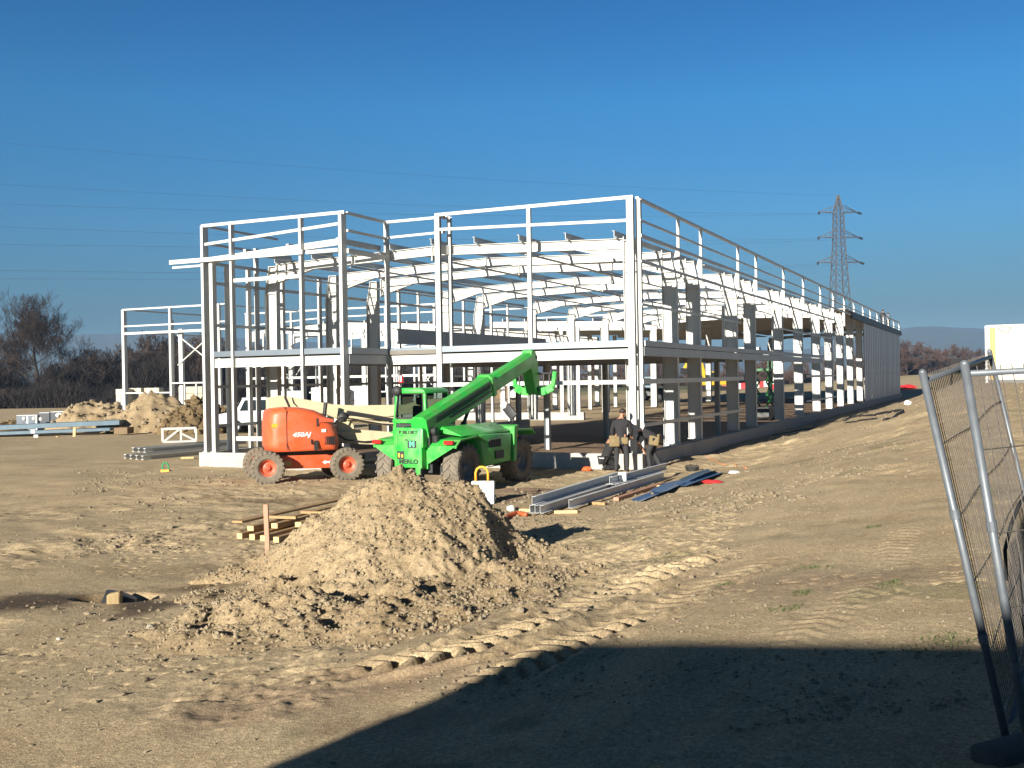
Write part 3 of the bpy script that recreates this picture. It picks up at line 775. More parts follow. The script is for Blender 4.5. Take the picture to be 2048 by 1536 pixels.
# ------------------------------------------------------------------ steel building (local x = -u, y = v, z = w above the plinth)
def bld(name, label):
    return empty(name, (BX, BY, BZ), -TH, label, "steel frame")
def L3(u, v, w): return Vector((-u, v, w))
class BB(MB):
    def b(s, u0, u1, v0, v1, w0, w1): return s.box(-u1, -u0, v0, v1, w0, w1)
    def bu(s, p, q, w, h, up=(0, 0, 1), off=0.0): return s.bar(L3(*p), L3(*q), w, h, up, off)
    def ib(s, p, q, d, w, up=(0, 0, 1), tw=.014, tf=.018): return s.ibeam(L3(*p), L3(*q), d, w, up, tw, tf)

hall = bld("steel_building", "long two-storey frame of white painted steel columns, rails and roof beams under construction")
VS = dict(A=.62, B=4.52, C=7.41, D=13.25, E=16.74, F=23.15, G=28.87, H=34.84, I=40.06, J=45.33, K=50.64, L=56.24, M=61.39, N=66.8, O=72.22, P=76.87, Q=82.57, R=88.6)
WT, WF, UL = 7.47, 3.31, 13.75
def part(m, name, mt=STEEL, bevel=0): return m.build(name, mt, hall, False, bevel)

# plinth
m = BB(); m.b(-.16, 6.62, -.14, .14, -.75, 0); m.b(6.622, 8.6, .28, .54, -.75, -.003); m.b(8.45, 8.75, -2.2, .28, -.75, -.006); m.b(8.755, 14.4, -2.22, -1.92, -.75, 0)
m.b(14.1, 14.4, -1.915, 24, -.75, -.002); part(m, "plinth", CONC)
v = .145; k = 0
while v < 89.5:
    m = BB(); v1 = min(v + 5.3, 89.6); m.b(-.16 - .004 * (k % 2), .18, v + .012, v1, -.8, 0 - .006 * (k % 3)); part(m, "plinth", CONC); v = v1; k += 1

def column(u_out, s, v, top=6.3, d=.46, w=.2):
    """portal column: web across the wall line, outer flange kinked inwards at the eave; s=+1 right wall, -1 left wall"""
    U = lambda a: u_out + s * a
    m = BB()
    poly = [(0.016, 0), (d - .016, 0), (d - .016 + .05, top - .02), (.2, top - .02), (.016, 5.35)]
    m.prism([(U(a), w_) for a, w_ in poly], lambda a, b, t: (-a, v + t, b), -.008, .008)
    m.bu((U(.008), v, 0), (U(.008), v, 5.35), w, .016, (1, 0, 0)); m.bu((U(.008), v, 5.352), (U(.192), v, top), w, .016, (1, 0, 0))
    m.bu((U(d - .008), v, 0), (U(d + .042), v, top), w, .016, (1, 0, 0))
    m.b(*sorted((U(.17), U(d + .06))), v - w / 2 - .01, v + w / 2 + .01, top, top + .02)
    m.b(*sorted((U(-.03), U(d + .03))), v - w / 2 - .03, v + w / 2 + .03, .001, .025)
    for ww in (5.36, 5.68): m.b(*sorted((U(.02), U(d - .0))), v - .09, v + .09, ww, ww + .014)
    return m
def post(u, v, w0, w1, d=.10, w=.10, mt=STEEL, nm="post"):
    m = BB(); m.b(u - d / 2, u + d / 2, v - w / 2, v + w / 2, w0, w1); return part(m, nm, mt)
UR, RIDGE_U = .05, 7.05
def rtop(u): return 6.37 + .215 * (1 - abs(u - RIDGE_U) / 6.6)
def rafter(v, ul, haunch=True, dep=.30):
    m = BB(); a, b = UR + .47, ul - .5
    us = [a, a + 1.55, RIDGE_U, b - 1.55, b]
    bot = [rtop(a) - dep - .36, rtop(us[1]) - dep, rtop(RIDGE_U) - dep, rtop(us[3]) - dep, rtop(b) - dep - .36]
    poly = [(u, rtop(u) - .016) for u in (a, RIDGE_U, b)] + [(us[i], bot[i] + .014) for i in (4, 3, 2, 1, 0)]
    m.prism(poly, lambda p, q, t: (-p, v + t, q), -.007, .007)
    for p, q in ((a, RIDGE_U), (RIDGE_U, b)): m.bu((p, v, rtop(p) - .008), (q, v, rtop(q) - .008), .17, .016)
    for i in range(4): m.bu((us[i], v, bot[i] + .007), (us[i + 1], v, bot[i + 1] + .007), .165, .014)
    m.bu((a, v, rtop(a) - dep), (a + 1.5, v, rtop(a + 1.5) - dep - .012), .15, .012)
    m.bu((b, v, rtop(b) - dep), (b - 1.5, v, rtop(b - 1.5) - dep - .012), .15, .012)
    m.b(RIDGE_U - .02, RIDGE_U + .02, v - .085, v + .085, rtop(RIDGE_U) - dep - .17, rtop(RIDGE_U) - .02)
    for u in (a + .012, b - .012): m.b(u - .012, u + .012, v - .10, v + .10, rtop(u) - dep - .40, rtop(u) + .05)
    return m
for i, (k, v) in enumerate(VS.items()):
    part(column(UR, 1, v), "column"); 
    if k not in "NOPQ": part(column(UL + (.18 if k in "BC" else 0), -1, v, w=.22), "column")
    if k not in "OPQ": part(rafter(v, UL), "rafter")
    # parapet post outside, tapered bracket behind it
    m = BB(); m.b(-.06, .03, v - .05, v + .05, 5.45, WT - .02); m.prism([(.03, 5.6), (.16, 6.1), (.03, 6.6)], lambda a, b, t: (-a, v + t, b), -.006, .006)
    if v > 1: part(m, "post")
for u0 in np.arange(.75, 13.6, 1.55):
    m = BB(); z = rtop(u0) + .012; e = 45.6
    m.b(u0 - .008, u0 + .008, .32, e, z, z + .20); m.b(u0 + .009, u0 + .07, .32, e, z + .19, z + .2); m.b(u0 - .07, u0 - .009, .32, e, z, z + .01); part(m, "purlin")
for u0, u1, v0, v1 in ((2.3, 5.4, 4.6, 13.2), (5.4, 2.3, 16.8, 23.1), (8.5, 11.6, 23.2, 28.8), (2.3, 5.4, 28.9, 34.8), (5.4, 2.3, 34.9, 40), (1, 4, 40.1, 45.3), (4, 1, 40.1, 45.3)):
    m = BB(); m.tube(L3(u0, v0, rtop(u0) - .25), L3(u1, v1, rtop(u1) - .25), .022, n=6); part(m, "bracing_rod")
for v0, v1 in ((40.1, 45.3), (34.9, 40)):
    for a, b in ((3.4, 6.2), (6.2, 3.4)):
        m = BB(); m.tube(L3(.3, v0, a), L3(.3, v1, b), .022, n=6); part(m, "bracing_rod")

# roof sheeting over the far part, gutter edge and wall panels
for a, b in ((-.12, RIDGE_U), (RIDGE_U, UL + .1)):
    m = BB(); n = int(abs(b - a) / .25)
    m.prism([(a, rtop(a) + .23), (b, rtop(b) + .23), (b, rtop(b) + .29), (a, rtop(a) + .29)], lambda p, q, t: (-p, t, q), 45.2, 89.2); part(m, "roof_sheet", SHEET)
m = BB(); m.b(-.22, -.065, 48.2, 89.3, 6.12, 6.52); part(m, "gutter", STEELD)
v0s = [VS[k] for k in "LMNOPQR"]
for i in range(len(v0s) - 1):
    a, b = v0s[i] + .16, v0s[i + 1] - .16
    for w0, w1 in ((.01, 2.18), (2.2, 6.1)):
        if w1 < 3 or i < 1:
            m = BB(); m.b(-.075, -.062, a, b, w0, w1)
        else:
            m = BB(); m.b(-.075, -.062, a, b, w0, 2.9); m.b(-.075, -.062, a, b, 4.0, w1); m.b(-.075, -.062, a, a + .8, 2.9, 4.0); m.b(-.075, -.062, b - .8, b, 2.9, 4.0)
            q = BB(); q.b(-.074, -.066, a + .81, b - .81, 2.91, 3.99); f = part(m, "wall_panel", PANEL)
            wn = q.build("window", PANEL, f); fr = BB()
            for c in (a + .82, (a + b) / 2, b - .86): fr.b(-.085, -.0745, c, c + .05, 2.9, 4.0)
            fr.b(-.084, -.0745, a + .8, b - .8, 2.88, 2.92); fr.build("window_frame", STEEL2, f); continue
        part(m, "wall_panel", PANEL)
m = BB(); m.prism([(UL + .15, 6.42), (25.7, 6.62), (25.7, 6.68), (UL + .15, 6.48)], lambda p, q, t: (-p, t, q), 52, 89.2); part(m, "roof_sheet", SHEET)
for v_ in (52.1, 61.4, 72.2, 82.6):
    m = BB(); m.bu((UL + .1, v_, 6.2), (25.6, v_, 6.4), .06, .36); part(m, "rafter")

for i in range(len(v0s) - 1):
    for f in (.27, .5, .73):
        v_ = lerp(v0s[i], v0s[i + 1], f); m = BB(); m.b(-.105, -.0755, v_ - .05, v_ + .05, .02, 6.08); part(m, "joint_cover", STEEL2)
# ties, sag rods and eave struts between the frames
for u_, dz in ((.75, -.42), (3.8, -.34), (RIDGE_U, -.40), (10.3, -.34), (13.2, -.42)):
    m = BB(); m.tube(L3(u_, .7, rtop(u_) + dz), L3(u_, 45.2, rtop(u_) + dz), .035, n=8); part(m, "eave_strut")
for a_, b_ in zip("ABCDEFGHI", "BCDEFGHIJ"):
    vm = (VS[a_] + VS[b_]) / 2
    for p0, p1 in ((.6, RIDGE_U), (RIDGE_U, 13.3)):
        m = BB(); m.tube(L3(p0, vm, rtop(p0) + .10), L3(p1, vm, rtop(p1) + .10), .014, n=6); part(m, "sag_rod")
for a_, b_ in ("EF", "FG", "GH", "HI", "IJ"):
    for s_ in (2.3, 5.4, 8.6, 11.7):
        m = BB(); m.tube(L3(s_ - .8, VS[a_], rtop(s_) - .3), L3(s_ + .8, VS[b_], rtop(s_) - .12), .018, n=6); m.tube(L3(s_ + .8, VS[a_], rtop(s_) - .3), L3(s_ - .8, VS[b_], rtop(s_) - .12), .018, n=6); part(m, "bracing_rod")
for k_ in "CDEFGH":
    for q_ in (2.3, 11.7):
        m = BB(); m.bar(L3(q_, VS[k_], rtop(q_) - .3), L3(q_, VS[k_] + .9, rtop(q_) + .05), .05, .05); part(m, "fly_brace")
for v_, w1 in ((6.0, 6.2), (8.6, 6.2), (12.0, 6.2), (16.4, 6.2), (18, 6.2), (21.5, 6.2)): post(14.18, v_, 0, w1, .09, .12)
# right wall rails
def railv(u, v0, v1, w, h=.07, d=.07, mt=STEEL, nm="rail"):
    m = BB(); m.b(u - d / 2, u + d / 2, v0, v1, w - h / 2, w + h / 2); return part(m, nm, mt)
def railu(u0, u1, v, w, w2=None, h=.085, d=.06, mt=STEEL, nm="rail"):
    m = BB(); m.bu((u0, v, w), (u1, v, w if w2 is None else w2), d, h); return part(m, nm, mt)
ks = list(VS)
railv(-.015, .2, 89, WT, .085, .10); railv(-.095, .2, 89, 6.82, .06, .055); railv(-.10, .2, 48.2, 6.37, .10, .07)
railv(-.10, .2, 40, 5.62, .075, .06); railv(-.10, .2, VS["D"] - .05, 4.36, .07, .055); railv(-.10, VS["F"] - 2, 40, 4.42, .07, .055)
railv(-.10, .2, VS["D"] + .3, 2.10, .15, .05); railv(-.10, VS["G"], VS["I"], 2.1, .13, .05)
railv(-.10, .2, VS["D"], .82, .10, .05); railv(-.10, VS["G"], VS["I"], .75, .08, .05)
post(-.01, 10.6, WF, 4.9, .10, .09); post(.2, 21.4, WF, 5.6, .10, .1); post(-.01, 31.5, WF, 5.6, .08, .08)
# right floor edge: channel with a top angle
for a, b in zip(["A", "B", "C", "D", "E", "F", "G"], ["B", "C", "D", "E", "F", "G", "H"]):
    v0, v1 = VS[a] - (.3 if a == "A" else 0), VS[b]
    m = BB(); m.b(-.12, -.10, v0 + .012, v1 - .012, 2.86, 3.12); m.b(-.16, -.125, v0 + .012, v1 - .012, 3.14, WF); m.b(-.10, .05, v0 + .012, v1 - .012, 2.86, 2.875); part(m, "floor_beam", STEEL2)

# front of the main block
def fcol(u, v, top, face=.2, dep=.14, mt=STEEL):
    m = BB(); m.b(u - face / 2, u + face / 2, v, v + .012, .0, top); m.b(u - face / 2, u + face / 2, v + dep - .012, v + dep, 0, top); m.b(u - .006, u + .006, v + .0125, v + dep - .0125, 0, top)
    m.b(u - face / 2 - .03, u + face / 2 + .03, v - .03, v + dep + .03, .001, .022); return part(m, "column", mt)
fcol(.12, -.10, WT, .2, .15); fcol(-.03, .22, WT, .14, .14); fcol(6.5, -.10, WT, .17, .14); fcol(6.36, .42, WT, .12, .12)
m = BB(); m.b(3.28, 3.40, -.09, .02, WF, WT); part(m, "post")
railu(.02, 6.58, -.06, WT, h=.10); railu(6.5, 6.36, .2, WT - .03); 
for a, b in ((.22, 3.28), (3.40, 6.42)): railu(a, b, -.05, rtop(a) + .44, rtop(b) + .44, h=.085)
railu(.22, 6.42, -.06, 2.10, h=.12, d=.05)
m = BB(); m.bu((6.5, .0, WT - .06), (6.36, .45, WT - .06), .06, .07); part(m, "rail"); m = BB(); m.bu((6.5, .03, 6.4), (6.36, .45, 6.4), .05, .3); part(m, "rail")
def scol(u, v, top, face, dep, mt=STEEL):
    m = BB(); m.b(u - face / 2, u + face / 2, v, v + dep, 0, top); m.b(u - face / 2 - .04, u + face / 2 + .04, v - .03, v + dep + .03, .001, .022); return part(m, "column", mt)
def floor_front(u0, u1, v):
    m = BB(); m.b(u0, u1, v, v + .16, 3.13, WF); part(m, "edge_trim", EDGE)
    m = BB(); m.b(u0, u1, v + .05, v + .062, 2.80, 3.07); m.b(u0, u1, v + .02, v + .17, 2.78, 2.80); part(m, "floor_beam", STEEL)
floor_front(.23, 6.40, -.08); floor_front(6.6, 8.62, .36); floor_front(8.86, 10.25, -2.05); floor_front(10.39, 13.0, -2.05); floor_front(13.14, 13.95, -2.05)
# recess between main block and tower
scol(8.70, .36, WT, .09, .20); railu(6.4, 8.7, .42, WT, h=.085); railu(6.5, 8.62, .42, rtop(6.5) + .42, rtop(8.6) + .42, h=.075); 
# tower
scol(8.80, -2.10, WT, .11, .28); scol(14.24, -2.10, WT, .10, .27); scol(13.92, -2.06, 6.4, .14, .2)
for u in (10.32, 13.07):
    m = BB(); m.b(u - .042, u + .042, -2.09, -1.91, 0, WT); part(m, "post")
railu(8.66, 14.28, -2.03, WT, h=.10); 
for a, b in ((8.85, 10.25), (10.39, 13.0), (13.14, 14.16)): railu(a, b, -2.02, 7.14 - .052 * (a - 8.7), 7.14 - .052 * (b - 8.7), h=.09)
railu(10.4, 13.0, -2.0, 5.60, h=.12, d=.06); railu(9.9, 13.0, -2.0, .46, h=.14, d=.08)
railu(10.15, 15.55, -2.16, 6.33, h=.14, d=.07); railu(14.3, 15.5, -2.08, 6.16, h=.07, d=.06)
m = BB(); m.bu((8.9, -1.86, 6.60), (14.1, -1.86, 6.34), .10, .20); part(m, "rafter")
m = BB(); m.bu((8.9, -1.99, 6.32), (10.1, -1.99, 6.32), .2, .12); part(m, "purlin", STEEL2)
for u in (9.0, 10.9, 12.6):
    m = BB(); m.b(u - .05, u + .05, -1.95, .5, rtop(u) + .03, rtop(u) + .2); part(m, "purlin", STEEL2)
for w_, h in ((WT, .085), (6.93, .075), (6.30, .15)):
    m = BB(); m.b(8.66, 8.73, -1.85, .35, w_ - h / 2, w_ + h / 2); part(m, "rail")
m = BB(); m.b(8.62, 8.80, -1.84, .35, 3.11, WF); m.b(8.7, 8.712, -1.84, .35, 2.8, 3.09); part(m, "floor_beam", STEEL2)
for w_ in (WT, 6.90):
    m = BB(); m.b(14.19, 14.25, -1.78, 1.9 if w_ > 7 else .9, w_ - .04, w_ + .04); part(m, "rail")
for w_, e in ((6.25, 23.5), (5.6, 24), (4.2, 4.4), (2.15, 24), (.85, 7)):
    m = BB(); m.b(14.10, 14.16, -1.78, e, w_ - .05, w_ + .05); part(m, "rail", STEEL2)
for v_, w1 in ((-.95, 6.2), (.18, 6.2), (.62, 7.0), (2.1, 6.2), (3.3, 6.2), (4.4, 6.2), (10.3, 6.2), (14.3, 6.3), (19.5, 6.2)): post(14.18, v_, 0, w1, .10, .16)
for u, v_ in ((11.6, 2.4), (12.1, 8.5)): post(u, v_, 0, WF - .5, .09, .09)
# mezzanine deck with its beams and columns
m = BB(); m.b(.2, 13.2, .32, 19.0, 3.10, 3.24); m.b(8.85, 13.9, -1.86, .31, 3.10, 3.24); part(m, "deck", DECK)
for v_ in (1.3, 4.0, 6.8, 9.3, 11.7, 14.2, 16.6):
    m = BB(); m.ib((.6, v_, 2.955), (13.1, v_, 2.955), .28, .14); part(m, "floor_joist", STEEL2)
for v_, u_ in ((6.8, 1.15), (6.8, 5.75), (6.8, 10.0), (14.2, 1.15), (14.2, 6.1), (14.2, 10.3)):
    m = BB(); m.ib((u_, v_, -.55), (u_, v_, 2.81), .20, .2, (1, 0, 0)); part(m, "column", STEEL2)
m = BB(); m.b(.6, 13.0, 22.4, 22.5, 2.98, 3.22); part(m, "floor_beam")
m = BB(); m.b(13.05, 13.12, 8.3, 24, 3.78, 4.42); part(m, "deck_upstand", STEEL2)
m = BB(); m.b(.3, 2.2, 18.95, 19.05, 3.30, 3.5); part(m, "floor_beam")

# ------------------------------------------------------------------ left hall behind
wing = bld("steel_building", "separate white steel frame hall standing farther back behind the left end, with crossed bracing")
def wp(m, name, mt=STEEL): return m.build(name, mt, wing)
def box_u(u0, u1, v, w, h=.10, d=.09, nm="rail", w2=None, mt=STEEL):
    m = BB(); m.bu((u0, v, w), (u1, v, w if w2 is None else w2), d, h); return wp(m, nm, mt)
def box_v(u, v0, v1, w, h=.10, d=.09, nm="rail", mt=STEEL):
    m = BB(); m.b(u - d / 2, u + d / 2, v0, v1, w - h / 2, w + h / 2); return wp(m, nm, mt)
def wpost(u, v, w0, w1, d=.16, w=.16, nm="column", mt=STEEL):
    m = BB(); m.b(u - d / 2, u + d / 2, v - w / 2, v + w / 2, w0, w1); return wp(m, nm, mt)
# front tower of the wing
for u, d in ((45.25, .22), (41.05, .16), (36.9, .18)): wpost(u, 25.3, -.6, WT, d, .2)
wpost(45.45, 25.7, -.6, WT, .08, .1)
wpost(40.55, 25.75, -.6, 6.0, .32, .2); wpost(36.0, 25.8, 4, 6.2, .1, .1)
for w_, h in ((WT, .11), (6.32, .10), (5.82, .16)): box_u(36.85, 45.3, 25.28, w_, h)
for a, b in ((5.6, 3.55), (3.55, 5.6)):
    m = BB(); m.tube(L3(40.75, 25.6, a), L3(37.7, 25.6, b), .045, n=6); wp(m, "bracing_rod")
box_u(41.1, 45.2, 25.3, 1.72, .09); box_u(36.9, 41, 25.3, 2.35, .09)
for u in (43.2, 42.9, 39.0, 40.0): wpost(u, 25.4, -.6, 1.7 if u > 41 else 2.3, .09, .09, "post")
for w_ in (WT, 5.9): box_v(45.25, 25.4, 34, w_)
wpost(45.25, 30, -.6, WT - .5, .16, .14); wpost(45.25, 34, -.6, WT, .16, .16)
for w_ in (WT, 6.32, 5.82): box_u(35.9, 36.8, 25.32, w_ + .02, .09); 
box_v(36.9, 25.4, 34, WT, .08)
# portal frames of the wing
UA, UBB, UC = 25.6, 41.7, 33.6
def wtop(u): return 6.1 + .42 * (1 - abs(u - UC) / 8.05)
for v in (34.2, 39.4, 44.8, 50, 55.4, 60.8, 66):
    m = BB()
    poly = [(UA, wtop(UA)), (UC, wtop(UC)), (UBB, wtop(UBB)), (UBB, wtop(UBB) - .85), (UBB - 1.8, wtop(UBB - 1.8) - .42), (UC, wtop(UC) - .42), (UA + 1.8, wtop(UA + 1.8) - .42), (UA, wtop(UA) - .85)]
    m.prism(poly, lambda p, q, t: (-p, v + t, q), -.03, .03); m.bu((UA, v, wtop(UA)), (UC, v, wtop(UC)), .18, .03); m.bu((UC, v, wtop(UC)), (UBB, v, wtop(UBB)), .18, .03); wp(m, "rafter")
    for u in (UA, UBB):
        m = BB(); m.ib((u, v, -.6), (u, v, 6.1), .42, .2, (1, 0, 0)); wp(m, "column")
for u in np.arange(UA + .5, UBB, 1.75):
    m = BB(); m.b(u - .03, u + .03, 34.1, 66, wtop(u) + .02, wtop(u) + .2); wp(m, "purlin")
for u in (41.7, 37.6, 33.6, 29.5, 25.6): wpost(u, 34.0, -.6, WT, .14, .14, "post")
box_u(25.5, 41.8, 33.95, WT, .11); box_u(33.6, 41.7, 33.95, 6.95, .09, w2=6.55); box_u(25.6, 33.6, 33.95, 6.95, .09, w2=6.9)
box_u(25.6, 41.7, 33.9, 2.6, .16); box_u(25.6, 41.7, 33.9, 3.5, .16); box_u(25.6, 36, 33.9, 1.5, .09)
for u in (27.2, 28.8, 31, 35.4, 39.2): wpost(u, 33.95, -.6, 3.5, .12, .12, "post")
box_v(25.5, 34, 66, WT - .3, .08); box_v(25.5, 34, 66, 5.9, .1); box_v(25.55, 34, 66, 2.5, .12)
for u in (26.9, 29.0, 30.8, 32.4, 35.0, 36.6, 38.4, 40.2): wpost(u, 34.05, 3.5, 6.0, .09, .10, "post")
box_u(25.6, 41.7, 33.95, 4.6, .10)
for a, b in ((26.0, 29.2), (29.2, 26.0), (38.0, 41.0), (41.0, 38.0)):
    m = BB(); m.tube(L3(a, 36.5, .4), L3(b, 36.5, 4.2), .035, n=6); wp(m, "bracing_rod")
# link frames between wing and hall
for v in (42, 48.2, 54.5, 61):
    m = BB(); m.bu((14.4, v, 6.0), (25.3, v, 6.35), .06, .42); wp(m, "rafter")
    for u in (18.2, 22):
        m = BB(); m.ib((u, v, -.6), (u, v, 6.0), .3, .2, (1, 0, 0)); wp(m, "column")
box_u(22, 26, 41.9, WT, .1); box_u(14.4, 22, 41.9, 6.7, .1); wpost(22, 41.9, -.6, WT, .14, .14, "post")
for u in np.arange(15.2, 25, 1.8):
    m = BB(); m.b(u - .03, u + .03, 42, 61, 6.25 + (u - 14.4) * .032, 6.43 + (u - 14.4) * .032); wp(m, "purlin")
m = BB(); m.b(14.6, 25.4, 33.6, 33.9, -.9, .02); wp(m, "plinth", CONC); m = BB(); m.b(25.4, 45.4, 34.3, 34.6, -.9, 0); wp(m, "plinth", CONC)
# ------------------------------------------------------------------ wheels
def wheel(par, x, y, r, w, side, rim_m, tyre_m, lugs=20, ag=True, rim=.52, steer=0.0):
    """wheel part = rim with hub; sub-part = tyre with lugs. axis along local x"""
    wo = MB(); rr = r * rim; s = side
    prof = [(0, s * w * .22), (rr * .28, s * w * .24), (rr * .34, s * w * .10), (rr * .80, s * w * .06), (rr * .92, s * w * .34), (rr * 1.0, s * w * .36), (rr * 1.0, -s * w * .36), (0, -s * w * .2)]
    wo.lathe(prof, 28)
    for k in range(8):
        t = k * math.pi / 4; c = (s * w * .12, rr * .24 * math.cos(t), rr * .24 * math.sin(t)); wo.tube(c, (s * w * .15 + s * .03, c[1], c[2]), .018, n=6)
    o = wo.build("wheel", rim_m, par, True); o.location = (x, y, r); o.rotation_euler = (0, 0, steer)
    t = MB(); h = w / 2
    prof = [(rr * .98, -h * .78), (rr * 1.15, -h * .96), (r * .80, -h * 1.0), (r * .90, -h * .94), (r * .945, -h * .78), (r * .955, 0), (r * .945, h * .78), (r * .90, h * .94), (r * .80, h), (rr * 1.15, h * .96), (rr * .98, h * .78)]
    t.lathe(prof, 40)
    lw = r * .085 if ag else r * .11
    for k in range(lugs):
        for sd_ in (-1, 1):
            a0 = 2 * math.pi * (k + (.5 if sd_ > 0 else 0)) / lugs; sw = (.42 if ag else .12) * 2 * math.pi / lugs * (2.2 if ag else 1)
            pts = []
            for i in range(5):
                f = i / 4; ax = sd_ * h * (-.06 + f * 1.04); ang = a0 + sw * f; rad = r * (1.0 - .012 * f - .05 * max(0, f - .7) / .3)
                pts.append((ax, ang, rad))
            V = []
            for ax, ang, rad in pts:
                da = lw / r / 2
                for q, rz_ in ((-da, rad), (da, rad), (da * 1.3, r * .90), (-da * 1.3, r * .90)): V.append((ax, rz_ * math.cos(ang + q), rz_ * math.sin(ang + q)))
            F = [(0, 1, 2, 3), (19, 18, 17, 16)]
            for i in range(4):
                for q in range(4): F.append((i * 4 + q, i * 4 + (q + 1) % 4, i * 4 + 4 + (q + 1) % 4, i * 4 + 4 + q))
            t.add(V, F)
            # shoulder block running down the sidewall
            ax, ang, rad = pts[-1]; c0 = Vector((ax * .99, r * .95 * math.cos(ang), r * .95 * math.sin(ang))); c1 = Vector((ax * 1.02, r * .82 * math.cos(ang + .02), r * .82 * math.sin(ang + .02)))
            t.bar(c0, c1, lw, .035, (1, 0, 0))
    ty = t.build("tyre", tyre_m, o, False); return o

def text(par, body, size, loc, rot, m, name="lettering", ext=.002, align='CENTER', shear=0.0, sx=1.0):
    c = bpy.data.curves.new(name, 'FONT'); c.body = body; c.size = size; c.extrude = ext; c.align_x = align; c.align_y = 'CENTER'; c.shear = shear; c.offset = size * .03
    c.materials.append(m); c.resolution_u = 3; to = bpy.data.objects.new(name, c); COL.objects.link(to); bpy.context.view_layer.update()
    me = bpy.data.meshes.new_from_object(to.evaluated_get(bpy.context.evaluated_depsgraph_get())); bpy.data.objects.remove(to)
    o = bpy.data.objects.new(name, me); COL.objects.link(o); o.parent = par; o.location = loc; o.rotation_euler = rot; o.scale = (sx, 1, 1); return o

# ------------------------------------------------------------------ green telehandler (local: x right, y forward)
tl = empty("telehandler", (-2.07, 25.46, .0), -R(27), "bright green telescopic handler with its boom reaching up to the right", "telehandler")
def tp(m, name, mt=GREEN, par=None, bev=.0, seg=1, smooth=False): return m.build(name, mt, par or tl, smooth, bev, seg)
TBLK = mat("matt_black_steel", (.022, .022, .022), .6)
for x, y, s_, st in ((-.93, 0, -1, 0), (.93, 0, 1, 0), (-.93, 2.88, -1, 0), (.93, 2.88, 1, 0)):
    wheel(tl, x, y, .60, .44, s_, RIMG, TYRE, 17, True, .50, st)
m = MB(); m.box(-.46, .46, -.55, 3.35, .52, .86); m.box(-.52, .52, -.22, .22, .44, .76); m.box(-.52, .52, 2.66, 3.1, .44, .76); m.tube((-.8, 0, .6), (.8, 0, .6), .12); m.tube((-.8, 2.88, .6), (.8, 2.88, .6), .12)
tp(m, "chassis", TBLK)
# rear counterweight panel
m = MB(); prof = [(-.40, .66), (-.40, 1.55), (-.36, 1.60), (.36, 1.60), (.40, 1.55), (.40, 1.14), (.36, 1.12), (.36, .66), (.31, .62), (.31, .36), (.18, .36), (.18, .66), (-.16, .66), (-.16, .36), (-.31, .36), (-.31, .62)]
m.prism(prof, lambda a, b, t: (a, t, b), -.86, -.66)
rp_ = tp(m, "rear_panel", GREEN, None, .012, 2)
m = MB(); m.box(-.40, .40, -.655, -.2, .62, 1.52); tp(m, "rear_body", GREEN)
rot = (R(90), 0, 0)
text(rp_, "P 38.13KT", .105, (0, -.8735, 1.49), rot, TBLK, sx=1.15)
text(rp_, "MERLO", .145, (.0, -.8735, .80), rot, TBLK, sx=1.15)
m = MB(); m.box(-.02, .22, -.868, -.8615, 1.12, 1.30); bdg = m.build("badge", TBLK, rp_)
GLOGO = mat("light_green_mark", (.10, .62, .30), .4)
text(bdg, "M", .20, (.10, -.872, 1.21), rot, GLOGO, "mark")
m = MB(); m.box(-.10, -.02, -.867, -.8612, 1.30, 1.325); m.build("badge", TBLK, rp_)
m = MB(); m.box(-.32, -.12, -.867, -.8612, .86, 1.05); dp = m.build("decal", TBLK, rp_)
m = MB(); m.box(-.29, -.24, -.8705, -.8675, .90, 1.0); m.box(-.2, -.15, -.8705, -.8675, .90, .97); m.build("mark", YELLOW, dp)
m = MB(); m.box(-.31, .31, -.8635, -.861, 1.405, 1.413); m.box(-.31, -.302, -.8635, -.861, .66, 1.40); m.build("panel_seam", TBLK, rp_)
m = MB(); m.tube((-.32, -.85, .46), (.32, -.85, .46), .03); m.tube((0, -.99, .44), (0, -.84, .44), .05); tp(m, "tow_hitch", TBLK)
for x in (-.27, .24): m = MB(); m.box(x - .09, x + .09, -.85, -.70, .34, .62); tp(m, "hitch_recess", TBLK)
# rear mudguards with lamps
for s_ in (-1, 1):
    m = MB(); m.prism([(-.62, 1.16), (-.40, 1.30), (.45, 1.36), (.95, 1.18), (.95, 1.14), (.45, 1.32), (-.40, 1.265), (-.62, 1.11)], lambda a, b, t: (s_ * t, a, b), .41, 1.16)
    f = tp(m, "mudguard", GREEN)
    m = MB(); m.prism([(.41, 1.12), (1.12, 1.14), (.41, .74)], lambda a, b, t: (s_ * a, t, b), -.66, -.62); m.build("side_plate", GREEN, f)
    m = MB(); x = s_ * .98 if s_ > 0 else s_ * 1.02; m.box(x - .12, x + .12, -.70, -.60, 1.20, 1.29); m.build("tail_lamp", REDL, f, False, .01)
# engine cover on the right between the wheels
m = MB(); V = [(.50, .62, .52), (1.12, .80, .56), (1.14, 2.18, .62), (.50, 2.30, .52), (.50, .50, 1.44), (1.10, .66, 1.36), (1.12, 2.30, 1.32), (.50, 2.42, 1.46)]
m.add(V, [(3, 2, 1, 0), (4, 5, 6, 7), (0, 1, 5, 4), (1, 2, 6, 5), (2, 3, 7, 6), (3, 0, 4, 7)]); ec = tp(m, "engine_cover", GREEN, None, .035, 2)
m = MB(); m.prism([(.40, 1.45), (.52, 1.60), (1.02, 1.40), (1.06, 1.36)], lambda a, b, t: (a, t, b), -.20, 2.4); tp(m, "bonnet", GREEN, None, .02, 2)
m = MB(); m.box(1.13, 1.15, 1.35, 1.80, .72, .92); m.build("step_recess", TBLK, ec)
m = MB(); m.box(1.125, 1.16, .95, 2.15, .545, .565); m.build("trim_strip", TBLK, ec)
